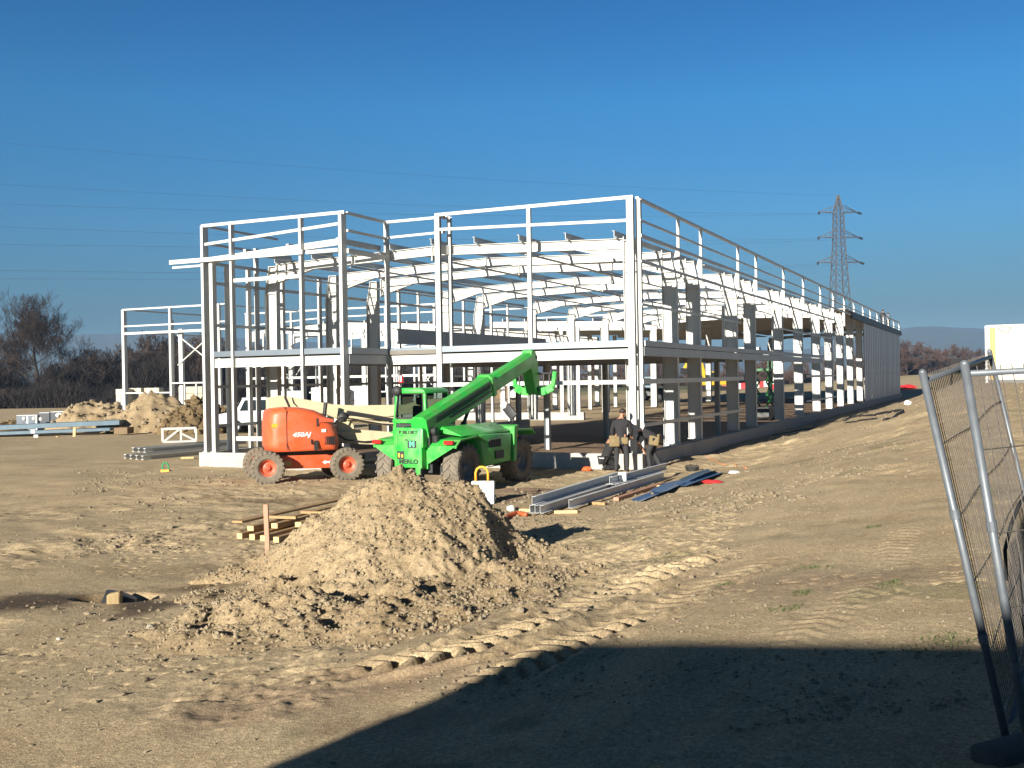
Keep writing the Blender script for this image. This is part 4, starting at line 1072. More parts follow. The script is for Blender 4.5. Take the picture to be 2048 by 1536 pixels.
# front right mudguard and mirror
m = MB(); m.prism([(2.30, .60), (2.36, 1.48), (2.50, 1.52), (2.60, 1.52), (2.62, 1.42), (3.45, 1.38), (3.60, 1.24), (3.60, 1.20), (3.43, 1.33), (2.55, 1.36), (2.44, .60)], lambda a, b, t: (t, a, b), .60, 1.17); tp(m, "mudguard", GREEN, None, .01)
m = MB(); m.prism([(2.40, 1.36), (3.43, 1.33), (3.60, 1.20), (3.60, 1.24), (3.45, 1.38), (2.40, 1.41)], lambda a, b, t: (-t, a, b), .60, 1.17); tp(m, "mudguard", GREEN, None, .01)
m = MB(); m.path([(1.0, 2.5, 1.5), (1.02, 2.62, 1.62), (1.0, 2.66, 1.72)], .018); mr = tp(m, "mirror_arm", TBLK)
m = MB(); m.bar((1.05, 2.62, 1.70), (.76, 2.66, 2.0), .26, .07, (0, 1, 0)); m.build("mirror", TBLK, mr, False, .03, 2)
m = MB(); m.ball((.72, 2.68, 2.02), .11); m.build("work_lamp", WHITE, mr, True)
# cab on the left
cab = MB(); X0, X1, Y0, Y1 = -1.00, -.02, -.02, 1.45
c = [(X0, Y0), (X1, Y0), (X1, Y1), (X0, Y1)]
lowz, wz, topz = 1.30, 1.62, 2.40
cab.prism([(X0 - .02, Y0 - .06), (X1 + .02, Y0 - .06), (X1 + .02, Y1 + .1), (X0 - .02, Y1 + .1)], lambda a, b, t: (a, b, t), .80, 1.34)
cab.box(X0, X1, Y0, Y0 + .07, 1.34, 1.40); cab.box(X0, X1, Y0 + .0, Y0 + .08, 1.66, 1.76)
cab.box(X0, X0 + .06, Y0 + .07, Y1 - .06, 1.34, 1.52); cab.box(X1 - .06, X1, Y0 + .07, Y1 - .06, 1.34, 1.60)
def pil(x0, y0, x1, y1, w=.085): cab.bar((x0, y0, 1.34), (x1, y1, 2.40), w, w, (0, 1, 0))
pil(X0 + .04, Y0 + .04, X0 + .10, Y0 + .10); pil(X1 - .04, Y0 + .04, X1 - .09, Y0 + .10); pil(X0 + .04, Y1, X0 + .12, Y1 - .35); pil(X1 - .04, Y1, X1 - .10, Y1 - .35)
co = tp(cab, "cab", GREEN, None, .02, 2)
m = MB(); m.prism([(X0 + .02, 2.39), (X0 + .08, 2.49), (X0 + .22, 2.53), (X1 - .22, 2.53), (X1 - .08, 2.49), (X1 - .02, 2.39)], lambda a, b, t: (a, t, b), Y0 + .02, Y1 - .28); m.build("cab_roof", GREEN, co, False, .04, 3)
m = MB(); m.prism([(X0 + .10, 1.80), (X1 - .10, 1.80), (X1 - .14, 2.38), (X0 + .15, 2.38)], lambda a, b, t: (a, t + (b - 1.8) * .08, b), Y0 + .045, Y0 + .052); m.build("rear_window", GLASS, co)
m = MB(); m.prism([(Y0 + .12, 1.61), (Y1 - .08, 1.61), (Y1 - .42, 2.38), (Y0 + .17, 2.38)], lambda a, b, t: (t - (b - 1.6) * .06, a, b), X1 - .05, X1 - .044); m.build("side_window", GLASS, co)
m = MB(); m.prism([(Y0 + .12, 1.53), (Y1 - .08, 1.53), (Y1 - .42, 2.38), (Y0 + .17, 2.38)], lambda a, b, t: (t + (b - 1.6) * .06, a, b), X0 + .044, X0 + .05); m.build("side_window", GLASS, co)
m = MB(); m.prism([(X0 + .1, 1.36), (X1 - .1, 1.36), (X1 - .15, 2.38), (X0 + .15, 2.38)], lambda a, b, t: (a, t - (b - 1.36) * .33, b), Y1 - .01, Y1 - .004); m.build("windscreen", GLASS, co)
# black gaskets round the rear window and side window
m = MB(); q = [(X0 + .09, 1.79), (X1 - .09, 1.79), (X1 - .13, 2.39), (X0 + .14, 2.39)]
for i in range(4):
    a, b = q[i], q[(i + 1) % 4]; m.bar((a[0], Y0 + .03 + (a[1] - 1.8) * .08, a[1]), (b[0], Y0 + .03 + (b[1] - 1.8) * .08, b[1]), .03, .04, (0, 1, 0))
m.build("gasket", DARK, co)
m = MB(); q = [(Y0 + .10, 1.60), (Y1 - .06, 1.60), (Y1 - .40, 2.40), (Y0 + .15, 2.40)]
for i in range(4):
    a, b = q[i], q[(i + 1) % 4]; m.bar((X1 - .03 - (a[1] - 1.6) * .06, a[0], a[1]), (X1 - .03 - (b[1] - 1.6) * .06, b[0], b[1]), .03, .04, (1, 0, 0))
m.build("gasket", DARK, co)
m = MB(); m.box(-.72, -.28, .45, .90, 1.36, 1.50); m.box(-.70, -.30, .42, .54, 1.50, 2.08); m.box(-.60, -.40, .43, .51, 2.1, 2.28); m.build("seat", DARK, co, False, .04, 2)
m = MB(); m.path([(-.5, 1.32, 1.35), (-.5, 1.15, 1.75)], .03); m.lathe([(.17, -.012), (.19, 0), (.17, .012), (.155, 0), (.17, -.012)], 16, lambda a, b, c_: (-.5 + b, 1.13 + a + c_ * .3, 1.77 + c_ * .9)); m.build("steering_wheel", DARK, co)
m = MB(); m.box(-.86, -.20, -.055, -.022, 1.42, 1.65); m.build("rear_grille", TBLK, co)
m = MB(); m.path([(-.85, .06, 2.45), (-.9, .02, 2.50)], .02); m.ball((-.86, .0, 2.46), .15, .10, .13, 10, 8); m.build("rear_mirror", TBLK, co, True)
m = MB(); m.tube((-.80, .12, 2.5), (-.80, .12, 2.66), .018); bo = m.build("beacon_pole", TBLK, co); m = MB(); m.tube((-.80, .12, 2.66), (-.80, .12, 2.69), .065); m.tube((-.80, .12, 2.69), (-.80, .12, 2.83), .06, .045, 12); m.build("beacon", REDL, bo)
m = MB(); m.box(-.75, -.45, -.3, -.05, 1.36, 1.385); m.prism([(-.82, 1.45), (-.40, 1.60), (-.42, 1.40)], lambda a, b, t: (a, t, b), -.45, -.10); tp(m, "rear_deck", GREEN)
# boom
B0 = Vector((.22, -.62, 1.62)); BD = Vector((0, math.cos(R(16.0)), math.sin(R(16.0)))); BUv = Vector((0, -math.sin(R(16.0)), math.cos(R(16.0))))
def boomsec(a, b, w, h, dz=0.0):
    m = MB(); ch = .09
    poly = [(-w / 2, -h / 2), (w / 2, -h / 2), (w / 2, h / 2 - ch), (w / 2 - ch, h / 2), (-w / 2 + ch, h / 2), (-w / 2, h / 2 - ch)]
    m.prism(poly, lambda p, q, t: tuple(B0 + BD * t + Vector((p, 0, 0)) + BUv * (q + dz)), a, b); return m
bm_ = tp(boomsec(-.10, 3.45, .44, .52), "boom", GREEN, None, .008)
boomsec(3.30, 3.46, .50, .58).build("boom_collar", GREEN, bm_, False, .01)
boomsec(3.46, 6.15, .36, .42, -.02).build("boom_extension", GREEN, bm_, False, .008)
m = MB(); m.tube(B0 + Vector((-.33, .15, -.12)), B0 + Vector((.33, .15, -.12)), .10, n=14); m.box(.0, .44, -.62, -.35, 1.0, 1.52); m.build("boom_pivot", TBLK, bm_)
m = MB(); p0 = B0 + BD * .15 + Vector((.29, 0, -.25)); m.tube(p0, p0 + Vector((0, .12, -.62)), .09); m.build("exhaust", TBLK, bm_)
m = MB(); a = B0 + BD * 2.3 + BUv * -.30; m.tube((.22, .9, .95), a.lerp(Vector((.22, .9, .95)), .35), .075); m.tube(a.lerp(Vector((.22, .9, .95)), .36), a, .045); m.build("lift_cylinder", STEELD, bm_)
m = MB(); m.path([B0 + BD * 1.0 + Vector((.25, 0, -.1)), B0 + BD * 2.2 + Vector((.26, 0, -.12)), B0 + BD * 3.2 + Vector((.26, 0, -.1))], .022); m.build("hydraulic_hose", TBLK, bm_)
DKG = mat("worn_green_lettering", (.010, .26, .035), .5)
tx = text(bm_, "MERLO", .30, tuple(B0 + BD * 1.75 + Vector((.226, 0, -.02))), (R(90), 0, R(90)), DKG, ext=.001, sx=1.3)
tx.rotation_euler = (Matrix((BD, BUv, Vector((1, 0, 0)))).transposed()).to_euler()
for k in range(3):
    m = MB(); o_ = Vector((.235, 0, .10 - .055 * k)); m.path([B0 + BD * .3 + o_, B0 + BD * 1.8 + o_, B0 + BD * 3.2 + o_], .014); m.build("hydraulic_hose", TBLK, bm_)
m = MB()
for k in range(7): m.box(1.118, 1.15, 1.05 + .09 * k, 1.10 + .09 * k, 1.02, 1.22)
m.build("side_grille", TBLK, ec)
# drop nose and fork carriage
NZ = B0 + BD * 6.08
m = MB(); m.prism([(-.14, .22), (.10, .20), (.22, .05), (.36, -.70), (.34, -1.02), (.08, -1.02), (-.08, -.55), (-.22, -.24)], lambda a, b, t: (NZ.x + t, NZ.y + a, NZ.z + b), -.16, .16); ns = m.build("boom_nose", GREEN, bm_, False, .015)
m = MB(); m.tube(NZ + Vector((-.19, .12, .02)), NZ + Vector((.19, .12, .02)), .05); m.tube(NZ + Vector((-.19, .22, -.9)), NZ + Vector((.19, .22, -.9)), .06); m.build("pivot_pin", TBLK, ns)
cg = MB()
for s_ in (-1, 1):
    P_ = [Vector((NZ.x + s_ * .13, NZ.y + .26, NZ.z - .98)), Vector((NZ.x + s_ * .38, NZ.y + .28, NZ.z - .95)), Vector((NZ.x + s_ * .60, NZ.y + .30, NZ.z - .84)), Vector((NZ.x + s_ * .66, NZ.y + .32, NZ.z - .40))]
    hh = [.22, .22, .12, .10]
    for i in range(3): cg.bar(P_[i], P_[i + 1], .08, hh[i], (0, 0, 1) if i < 2 else (1, 0, 0))
cg.box(NZ.x - .22, NZ.x + .22, NZ.y + .30, NZ.y + .40, NZ.z - 1.06, NZ.z - .82)
cgo = cg.build("fork_carriage", GREEN, bm_, False, .015)
m = MB()
for s_ in (-1, 1):
    for dx in (.30, .48): m.bar((NZ.x + s_ * dx, NZ.y + .33, NZ.z - .85), (NZ.x + s_ * dx, NZ.y + .33, NZ.z - .45), .03, .03)
m.tube((NZ.x - .6, NZ.y + .33, NZ.z - .45), (NZ.x + .6, NZ.y + .33, NZ.z - .45), .03); m.build("hose_bracket", STEELD, cgo)

# ------------------------------------------------------------------ orange boom lift (local: x along its length, y away from the camera)
bl = empty("boom_lift", (-5.82, 28.98, 0), R(21), "orange and cream articulated boom lift with mud covered tyres", "boom lift")
def bp_(m, name, mt=ORANGE, par=None, bev=0.0, seg=1, sm_=False): return m.build(name, mt, par or bl, sm_, bev, seg)
def wheel_y(x, y, side, steer):
    o = wheel(bl, 0, 0, .46, .32, side, ORANGED, TYREC, 22, False, .50); o.location = (x, y, .46); o.rotation_euler = (0, 0, R(90) + steer)
    return o
wheel_y(-1.06, -.83, -1, R(-8)); wheel_y(1.06, -.83, -1, 0); wheel_y(-1.06, .83, 1, R(-8)); wheel_y(1.06, .83, 1, 0)
m = MB(); m.prism([(-1.25, .40), (1.2, .34), (1.35, .50), (1.30, .72), (-.6, .74), (-1.3, .66)], lambda a, b, t: (a, t, b), -.52, .52); ch = bp_(m, "chassis", ORANGE, None, .02, 2)
m = MB(); m.prism([(-1.0, .74), (1.05, .74), (.8, .84), (-.8, .86)], lambda a, b, t: (a, t, b), -.45, .45); bp_(m, "turntable", STEELD)
for x in (-1.06, 1.06):
    m = MB(); m.tube((x, -.72, .46), (x, .72, .46), .10); bp_(m, "axle", ORANGE)
m = MB(); ar = [(-.0, .0), (.09, .06), (.09, .025), (.22, .025), (.22, .06), (.31, 0), (.22, -.06), (.22, -.025), (.09, -.025), (.09, -.06)]
m.prism([(a + .45, b + .52) for a, b in ar], lambda a, b, t: (a, t, b), -.528, -.5215); m.build("arrow_decal", WHITE, ch)
m = MB(); m.box(-.62, -.38, -.528, -.5215, .46, .60); m.build("decal", mat("dirty_yellow_decal", (.45, .36, .12), .6), ch)
# rounded counterweight hood: lofted outline
OUT = [(-.98, .86), (-1.04, 1.05), (-1.04, 1.6), (-.99, 1.92), (-.90, 2.02), (-.55, 2.05), (-.10, 2.03), (.25, 1.95), (.55, 1.80), (.78, 1.58), (.90, 1.32), (.94, 1.0), (.90, .86)]
cx, cz = -.05, 1.35
V = []; F = []; n = len(OUT)
secs = [(-.905, .04), (-.905, .25), (-.904, .50), (-.90, .70), (-.89, .80), (-.86, .88), (-.79, .94), (-.68, .975), (-.50, 1.0), (.50, 1.0), (.70, .97), (.84, .88), (.88, .76)]
for y, k in secs:
    for a, b in OUT:
        xx = (a - cx) * k; kz = k if (b > 1 or k < .65) else lerp(k, 1.0, min(1, (k - .65) / .2))
        V.append((cx + xx, y + .16 * xx ** 2 * (1 if y < 0 else -1), cz + (b - cz) * kz))
for i in range(len(secs) - 1):
    for k in range(n): F.append((i * n + k, i * n + (k + 1) % n, (i + 1) * n + (k + 1) % n, (i + 1) * n + k))
F += [tuple(range(n))[::-1], tuple(range((len(secs) - 1) * n, len(secs) * n))]
hm = MB().add(V, F); hood = bp_(hm, "hood", ORANGE, None, 0, 1, True)
def hy(x): return -.905 + .16 * ((x - cx)) ** 2
m = MB(); zz = [.90, 1.2, 1.5, 1.8, 1.98]
for i in range(4): m.bar((-.55, hy(-.55) - .003, zz[i]), (-.55, hy(-.55) - .003, zz[i + 1]), .018, .012)
m.bar((-.55, -.8, 1.99), (-.55, -.6, 2.055), .018, .014); m.build("seam", TBLK, hood)
t2 = text(hood, "450AJ", .165, (-.17, hy(-.25) - .012, 1.31), (R(90), 0, 0), WHITE, ext=.001, shear=.25, sx=1.2)
m = MB(); m.prism([(.24, 1.52), (.24, 1.74), (.34, 1.78), (.70, 1.70), (.72, 1.62), (.34, 1.62), (.30, 1.52)], lambda a, b, t: (a, t, b), hy(.3) - .01, hy(.3) + .04); m.build("handle_recess", ORANGED, hood, False, .01)
m = MB(); m.box(.24, .29, hy(.25) - .016, hy(.25) + .01, 1.52, 1.74); m.build("recess_shade_strip", TBLK, hood)  # black strip standing in for the shade inside the handle recess
m = MB(); m.box(.17, .27, hy(.2) - .012, hy(.2) + .02, .88, 1.14); m.box(.08, .11, hy(.1) - .012, hy(.1) + .02, 1.05, 1.18); m.build("latch_slot", TBLK, hood)
m = MB(); m.tube((.55, -.35, 1.7), (.60, -.37, 2.15), .055); m.build("exhaust_pipe", TBLK, hood)
m = MB()
for k in range(6): m.box(.46 + .05 * k, .485 + .05 * k, hy(.55) - .012, hy(.55) + .03, 1.02, 1.24)
m.build("vent", TBLK, hood)
m = MB(); m.box(-.93, -.78, hy(-.85) - .006, hy(-.85) + .02, 1.52, 1.62); m.build("warning_decal", YELLOW, hood)
m = MB(); m.box(.36, .50, hy(.43) - .006, hy(.43) + .02, 1.36, 1.44); m.build("warning_decal", WHITE, hood)
m = MB(); m.path([(.75, -.45, 1.5), (1.0, -.35, 1.72), (1.4, -.22, 1.66), (2.2, -.2, 1.50), (3.1, -.18, 1.42)], .022, 6); m.build("hydraulic_hose", TBLK, bl)
m = MB(); m.path([(.8, -.3, 1.35), (1.15, -.25, 1.1), (1.7, -.2, 1.02), (2.6, -.18, 1.05), (3.2, -.15, 1.25)], .02, 6); m.build("hydraulic_hose", TBLK, bl)
# cream upper boom, lower boom and cylinders
def bprism(poly, y0, y1, nm, mt=CREAM, par=None): m = MB(); m.prism(poly, lambda a, b, t: (a, t, b), y0, y1); return m.build(nm, mt, par or bl, False, .015)
ub = bprism([(-.92, 1.98), (-.92, 2.30), (-.55, 2.36), (.10, 2.24), (.90, 2.08), (1.6, 2.03), (3.0, 2.02), (3.5, 2.14), (4.4, 2.20), (4.4, 1.95), (3.4, 1.78), (1.7, 1.62), (1.3, 1.55), (.7, 1.80), (0, 1.95)], .06, .34, "upper_boom")
m = MB(); m.bar((-.45, .05, 2.33), (-.32, .05, 2.02), .05, .02, (0, 1, 0)); m.path([(-.25, .05, 2.3), (-.22, .03, 2.15), (-.12, .04, 2.05)], .012); m.build("seam", TBLK, ub)
m = MB(); m.tube((1.25, -.05, 1.84), (3.3, -.05, 1.45), .065); m.tube((3.3, -.05, 1.45), (3.7, -.05, 1.37), .04); m.build("lift_cylinder", STEELD, ub)
m = MB(); m.tube((1.25, -.08, 1.66), (2.6, -.08, 1.46), .05); m.tube((2.6, -.08, 1.46), (3.4, -.08, 1.34), .03); m.build("lift_cylinder", CREAM, ub)
m = MB(); m.tube((1.0, -.02, 1.72), (3.6, -.02, 1.58), .05); m.build("link_bar", CREAM, ub)
m = MB(); m.ball((1.15, -.02, 1.72), .16, .12, .15); m.build("pivot", TBLK, ub, True)
bprism([(.95, 1.30), (1.55, 1.36), (3.2, 1.18), (3.3, 1.05), (2.9, .93), (1.95, .92), (1.0, 1.0)], -.12, .30, "lower_boom")
m = MB(); m.prism([(.90, 1.0), (1.0, 1.6), (1.25, 1.8), (1.45, 1.5), (1.5, 1.0)], lambda a, b, t: (a, t, b), -.05, .40); bp_(m, "tower_arm", CREAM, None, .02)
m = MB(); m.ball((3.35, -.05, 1.32), .20, .14, .17); m.box(3.3, 3.75, -.1, .3, 1.12, 1.5); bp_(m, "elbow", ORANGED, None, .03)
m = MB(); m.box(1.35, 1.6, -.66, -.2, .52, .70); m.box(1.3, 2.6, -.6, .4, .42, .50); bp_(m, "outrigger_plate", STEELD)
# ------------------------------------------------------------------ people
def skin(name, joints, edges, m, parent=None, root=0, sub=2):
    me = bpy.data.meshes.new(name); me.from_pydata([j[0] for j in joints], edges, []); o = bpy.data.objects.new(name, me); COL.objects.link(o)
    md = o.modifiers.new("skin", 'SKIN'); md.use_smooth_shade = True; md.branch_smoothing = .3
    if not me.skin_vertices: 
        bm = bmesh.new(); bm.from_mesh(me); bm.verts.layers.skin.verify(); bm.to_mesh(me); bm.free()
    for i, j in enumerate(joints):
        r_ = j[1]; d = me.skin_vertices[0].data[i]; d.radius = (r_, r_) if not isinstance(r_, tuple) else r_; d.use_root = (i == root)
    s_ = o.modifiers.new("sub", 'SUBSURF'); s_.levels = sub; s_.render_levels = sub
    me.materials.append(m)
    if parent is not None: o.parent = parent
    return o

def hand(js, es, wrist_i, wr, d, side, up):
    """palm, four unequal curled fingers and a side thumb added to the body skeleton"""
    d = Vector(d).normalized(); u = Vector(up).normalized(); u = (u - d * u.dot(d)).normalized(); s_ = d.cross(u).normalized() * side
    wr = Vector(wr); palm = wr + d * .055; pi = len(js); js.append((tuple(palm), (.036, .018))); es.append((wrist_i, pi))
    for k, (off, L) in enumerate(((-.030, .062), (-.010, .075), (.010, .072), (.030, .056))):
        a = palm + d * .045 + s_ * off; b = a + d * (L * .55) - u * .008; c = b + d * (L * .30) - u * (L * .45)
        n = len(js); js += [(tuple(a), .010), (tuple(b), .009), (tuple(c), .0075)]; es += [(pi, n), (n, n + 1), (n + 1, n + 2)]
    a = palm - s_ * .040 + d * -.01; b = a - s_ * .022 + d * .035; c = b + d * .03 - u * .012; n = len(js)
    js += [(tuple(a), .012), (tuple(b), .011), (tuple(c), .009)]; es += [(pi, n), (n, n + 1), (n + 1, n + 2)]

def person(label, loc, rz, J, pouch=None, jacket=CLOTH, trous=JEANS, sleeves=(1, 1), cap=True, stripe=None):
    """J: joint positions in metres (x right, y forward, z up)"""
    root = empty("person", loc, rz, label, "person")
    V3 = {k: Vector(v) for k, v in J.items()}
    js = []; es = []; ix = {}
    def add(k, r_, link=None):
        ix[k] = len(js); js.append((tuple(V3[k]), r_))
        if link: es.append((ix[link], ix[k]))
    add("pelvis", (.145, .115)); add("belly", (.14, .11), "pelvis"); add("chest", (.165, .125), "belly"); add("neck", .055, "chest")
    hd = (V3["head"] - V3["neck"]).normalized()
    V3["skull"] = V3["head"]; V3["crown"] = V3["head"] + hd * .085; V3["jaw"] = V3["neck"].lerp(V3["head"], .55)
    add("jaw", (.068, .075), "neck"); add("skull", (.080, .096), "jaw"); add("crown", (.055, .065), "skull")
    for s_ in "lr":
        add("sh" + s_, .062, "chest"); add("el" + s_, .043, "sh" + s_); add("wr" + s_, .029, "el" + s_)
        add("hip" + s_, .092, "pelvis"); add("kn" + s_, .060, "hip" + s_); add("an" + s_, .040, "kn" + s_)
        V3["toe" + s_] = V3["an" + s_] + Vector(J.get("foot" + s_, (0, .17, -.05))); add("toe" + s_, .032, "an" + s_)
        d = V3["wr" + s_] - V3["el" + s_]; hand(js, es, ix["wr" + s_], V3["wr" + s_], d, 1 if s_ == "r" else -1, J.get("palmup", (0, -1, .2)))
    # nose and ears
    f = Vector(J.get("face", (0, 1, 0))).normalized(); sd_ = f.cross(hd).normalized()
    n = len(js); js.append((tuple(V3["skull"] + f * .108 - hd * .015), .012)); es.append((ix["skull"], n))
    for q in (-1, 1):
        n = len(js); js.append((tuple(V3["skull"] + sd_ * q * .092), (.010, .022))); es.append((ix["skull"], n))
    body = skin("body", js, es, SKIN, root, 0, 1)
    m = MB()
    for q in (-1, 1): c = V3["skull"] + f * .088 + sd_ * q * .034 + hd * .008; m.ball(c, .011)
    c = V3["skull"] + f * .093 - hd * .055; m.bar(c - sd_ * .025, c + sd_ * .025, .012, .008)
    m.build("face_features", HAIR, root, True)
    m = MB(); hc = V3["skull"] - f * .016 + hd * .045
    m.ball((0, 0, 0), .094, .108, .095, 12, 8, lambda x, y, z: tuple(hc + sd_ * x + f * y + hd * z)); m.build("hair", HAIR, root, True)
    # clothing follows the same skeleton, slightly larger
    g_ = .022; js = []; es = []; ix = {}
    add("belly", (.165, .135)); V3["hem"] = V3["belly"].lerp(V3["pelvis"], 1.25); add("hem", (.185, .155), "belly"); add("chest", (.192, .15), "belly"); V3["collar"] = V3["chest"].lerp(V3["neck"], .8); add("collar", .085, "chest")
    for q, s_ in enumerate("lr"):
        add("sh" + s_, .088, "chest"); add("el" + s_, .064, "sh" + s_)
        if sleeves[q]: V3["cf" + s_] = V3["el" + s_].lerp(V3["wr" + s_], .95); add("cf" + s_, .046, "el" + s_)
    skin("jacket", js, es, jacket, root, 0, 1)
    js = []; es = []; ix = {}
    add("pelvis", (.165, .135))
    for s_ in "lr":
        add("hip" + s_, .112, "pelvis"); add("kn" + s_, .080, "hip" + s_); V3["hm" + s_] = V3["kn" + s_].lerp(V3["an" + s_], 1.04); add("hm" + s_, .066, "kn" + s_)
    skin("trousers", js, es, trous, root, 0, 1)
    for s_ in "lr":
        ft = V3["toe" + s_] - V3["an" + s_]; heel = V3["an" + s_] - Vector((ft.x, ft.y, 0)) * .35 + Vector((0, 0, -.045))
        skin("boot", [(tuple(V3["an" + s_] + Vector((0, 0, .11))), .050), (tuple(V3["an" + s_] + Vector((0, 0, -.03))), .058), (tuple(heel), .040), (tuple(V3["toe" + s_]), (.05, .042))], [(0, 1), (1, 2), (1, 3)], DARK, root, 0, 1)
    if pouch:
        for c, d, w, h, t in pouch:
            m = MB(); c = Vector(c); m.bar(c - Vector(d) * (w / 2), c + Vector(d) * (w / 2), t, h); m.build("tool_pouch", LEATH, root, False, .03, 2)
    if stripe:
        m = MB(); m.path(stripe, .016); m.build("shirt_hem", WHITE, root)
    return root

q = g(1243, 944)
person("standing workman seen from behind, charcoal jacket, tan tool pouch at his hip", (q.x, q.y, q.z), R(-16), dict(
    pelvis=(0, 0, .96), belly=(0, .02, 1.14), chest=(0, .06, 1.38), neck=(.0, .13, 1.55), head=(.02, .19, 1.665), face=(.15, .8, -.6),
    shl=(-.20, .05, 1.43), ell=(-.27, .04, 1.15), wrl=(-.24, .12, .90), shr=(.20, .07, 1.43), elr=(.27, .12, 1.16), wrr=(.24, .30, 1.0),
    hipl=(-.11, 0, .90), knl=(-.14, .06, .49), anl=(-.15, .0, .085), hipr=(.11, 0, .90), knr=(.15, .06, .49), anr=(.16, .02, .085)),
    pouch=[((-.16, -.15, .88), (1, .1, 0), .30, .30, .07), ((-.20, -.17, 1.0), (1, .1, 0), .22, .10, .05), ((.13, -.14, .90), (1, -.1, 0), .2, .20, .06)])
q = g(1304, 938)
person("bent over workman in a grey shirt with tan tool belt, reaching down", (q.x, q.y, q.z), R(68), dict(
    pelvis=(0, -.10, .92), belly=(0, .08, 1.08), chest=(0, .34, 1.12), neck=(0, .52, 1.06), head=(.0, .63, 1.0), face=(0, .4, -.9),
    shl=(-.19, .42, 1.08), ell=(-.22, .36, .80), wrl=(-.16, .22, .56), shr=(.19, .42, 1.08), elr=(.24, .44, .80), wrr=(.16, .38, .54),
    hipl=(-.11, -.08, .86), knl=(-.13, .08, .47), anl=(-.14, .02, .085), hipr=(.11, -.08, .86), knr=(.14, .0, .48), anr=(.15, -.22, .085), palmup=(0, 1, .2)),
    pouch=[((-.17, -.12, .84), (0, 1, .15), .30, .28, .08), ((.17, -.10, .84), (0, 1, 0), .30, .28, .08), ((0, -.24, .90), (1, 0, 0), .36, .26, .08)], sleeves=(0, 0))
q = g(1216, 940)
person("kneeling workman in black with a pale shirt hem, crouched left of the others", (q.x, q.y, q.z), R(-62), dict(
    pelvis=(0, -.10, .34), belly=(0, .0, .52), chest=(0, .14, .82), neck=(0, .28, .96), head=(0, .40, 1.02), face=(0, .8, -.5),
    shl=(-.21, .18, .84), ell=(-.25, .38, .60), wrl=(-.12, .52, .42), shr=(.21, .18, .84), elr=(.25, .38, .60), wrr=(.12, .52, .36),
    hipl=(-.11, -.08, .30), knl=(-.16, .32, .38), anl=(-.15, .18, .085), hipr=(.11, -.08, .30), knr=(.15, .28, .08), anr=(.13, -.16, .075), footr=(0, -.14, .0)),
    jacket=CLOTHB, trous=CLOTHB, stripe=[(-.17, -.10, .36), (-.12, -.22, .36), (0, -.255, .355), (.12, -.22, .36), (.17, -.10, .36)])
bpy.context.view_layer.update()
# tiny roofers on the far parapet
def roofer(u, v, label, col):
    p = uv(u, v, 6.62); r_ = person(label, p, -TH, dict(
        pelvis=(0, 0, .93), belly=(0, .04, 1.1), chest=(0, .12, 1.33), neck=(0, .2, 1.5), head=(0, .24, 1.62), shl=(-.2, .12, 1.38), ell=(-.28, .2, 1.12), wrl=(-.2, .36, 1.0),
        shr=(.2, .12, 1.38), elr=(.28, .2, 1.12), wrr=(.2, .36, 1.0), hipl=(-.11, 0, .88), knl=(-.13, .05, .48), anl=(-.14, 0, .085), hipr=(.11, 0, .88), knr=(.13, .05, .48), anr=(.14, 0, .085)), jacket=col)
roofer(.7, 79.0, "tiny roof worker in dark clothes leaning at the far parapet rail", CLOTHB)
roofer(.7, 84.5, "tiny roof worker in a blue jacket at the far end of the roof", BLUEG)

# ------------------------------------------------------------------ heras fence
def fence(label, TL, BL_, TRr, BR, split=None):
    TL, BL_, TRr, BR = map(Vector, (TL, BL_, TRr, BR)); r_ = .021
    root = empty("mesh_barrier", BL_, 0, label, "fence panel"); o0 = BL_
    def rel(p): return p - o0
    m = MB(); m.path([rel(BL_), rel(TL)], r_, 12); m.ball(rel(TL), r_, n=12); pl = m.build("post", GALV, root, True)
    m = MB(); m.path([rel(BR), rel(TRr)], r_, 12); m.ball(rel(TRr), r_, n=12); m.build("post", GALV, root, True)
    def P(a, b): return TL.lerp(TRr, a).lerp(BL_.lerp(BR, a), b)
    m = MB(); m.tube(rel(P(0, .022)), rel(P(1, .022)), .016, n=10); m.build("top_rail", GALV, root, True)
    m = MB(); m.tube(rel(P(0, .95)), rel(P(1, .95)), .016, n=10); m.build("bottom_rail", GALV, root, True)
    m = MB()
    for i in range(1, 52):
        a = i / 52; w = .012 * math.sin(i * 1.7)
        m.path([rel(P(a, .005)), rel(P(a + w * .2, .4)), rel(P(a + w * .3, .7)), rel(P(a, .955))], .0027, 4)
    for b in (.20, .38, .56, .74, .90):
        m.path([rel(P(a, b + .006 * math.sin(a * 9 + b * 20))) for a in np.linspace(0, 1, 16)], .0034, 4)
    m.build("wire_mesh", mat("rusty_wire", (.10, .085, .07), .6, .4, (.17, .15, .13), 30), root)
    m = MB()
    for f in (.30, .62): m = MB(); c = rel(BL_.lerp(TL, f)); m.tube(c, c + (TL - BL_).normalized() * .05, .026, n=10); m.build("clamp", GALV, root)
    return root
TLa = at(1845, 745, 5.7); BLa = Vector((2.64, 5.62, .62)); TRa = at(1979, 703, 8.9)
fence("leaning mesh fence panel whose bare post stands nearest the building", TLa, BLa, TRa, Vector((TRa.x + .42, 8.8, .80)))
TLb = at(1929, 728, 5.05); fence("leaning mesh fence panel at the right edge, running out of the frame", TLb, (2.50, 5.05, .62), (5.7, 6.3, 2.84), (6.05, 6.25, .75))
m = MB(); m.box(-.11, .11, -.35, .35, 0, .09); fo = m.build("concrete_foot", mat("shade_toned_concrete", (.10, .095, .085), .9, 0, (.06, .056, .05), 8), None, False, .02, 2); fo.location = (2.66, 5.42, gz(2.66, 5.42) - .03); fo.rotation_euler = (0, 0, R(-62)); tag(fo, "concrete fence foot in the shade under the leaning posts", "fence foot")  # concrete coloured darker to stand for the shade it lies in
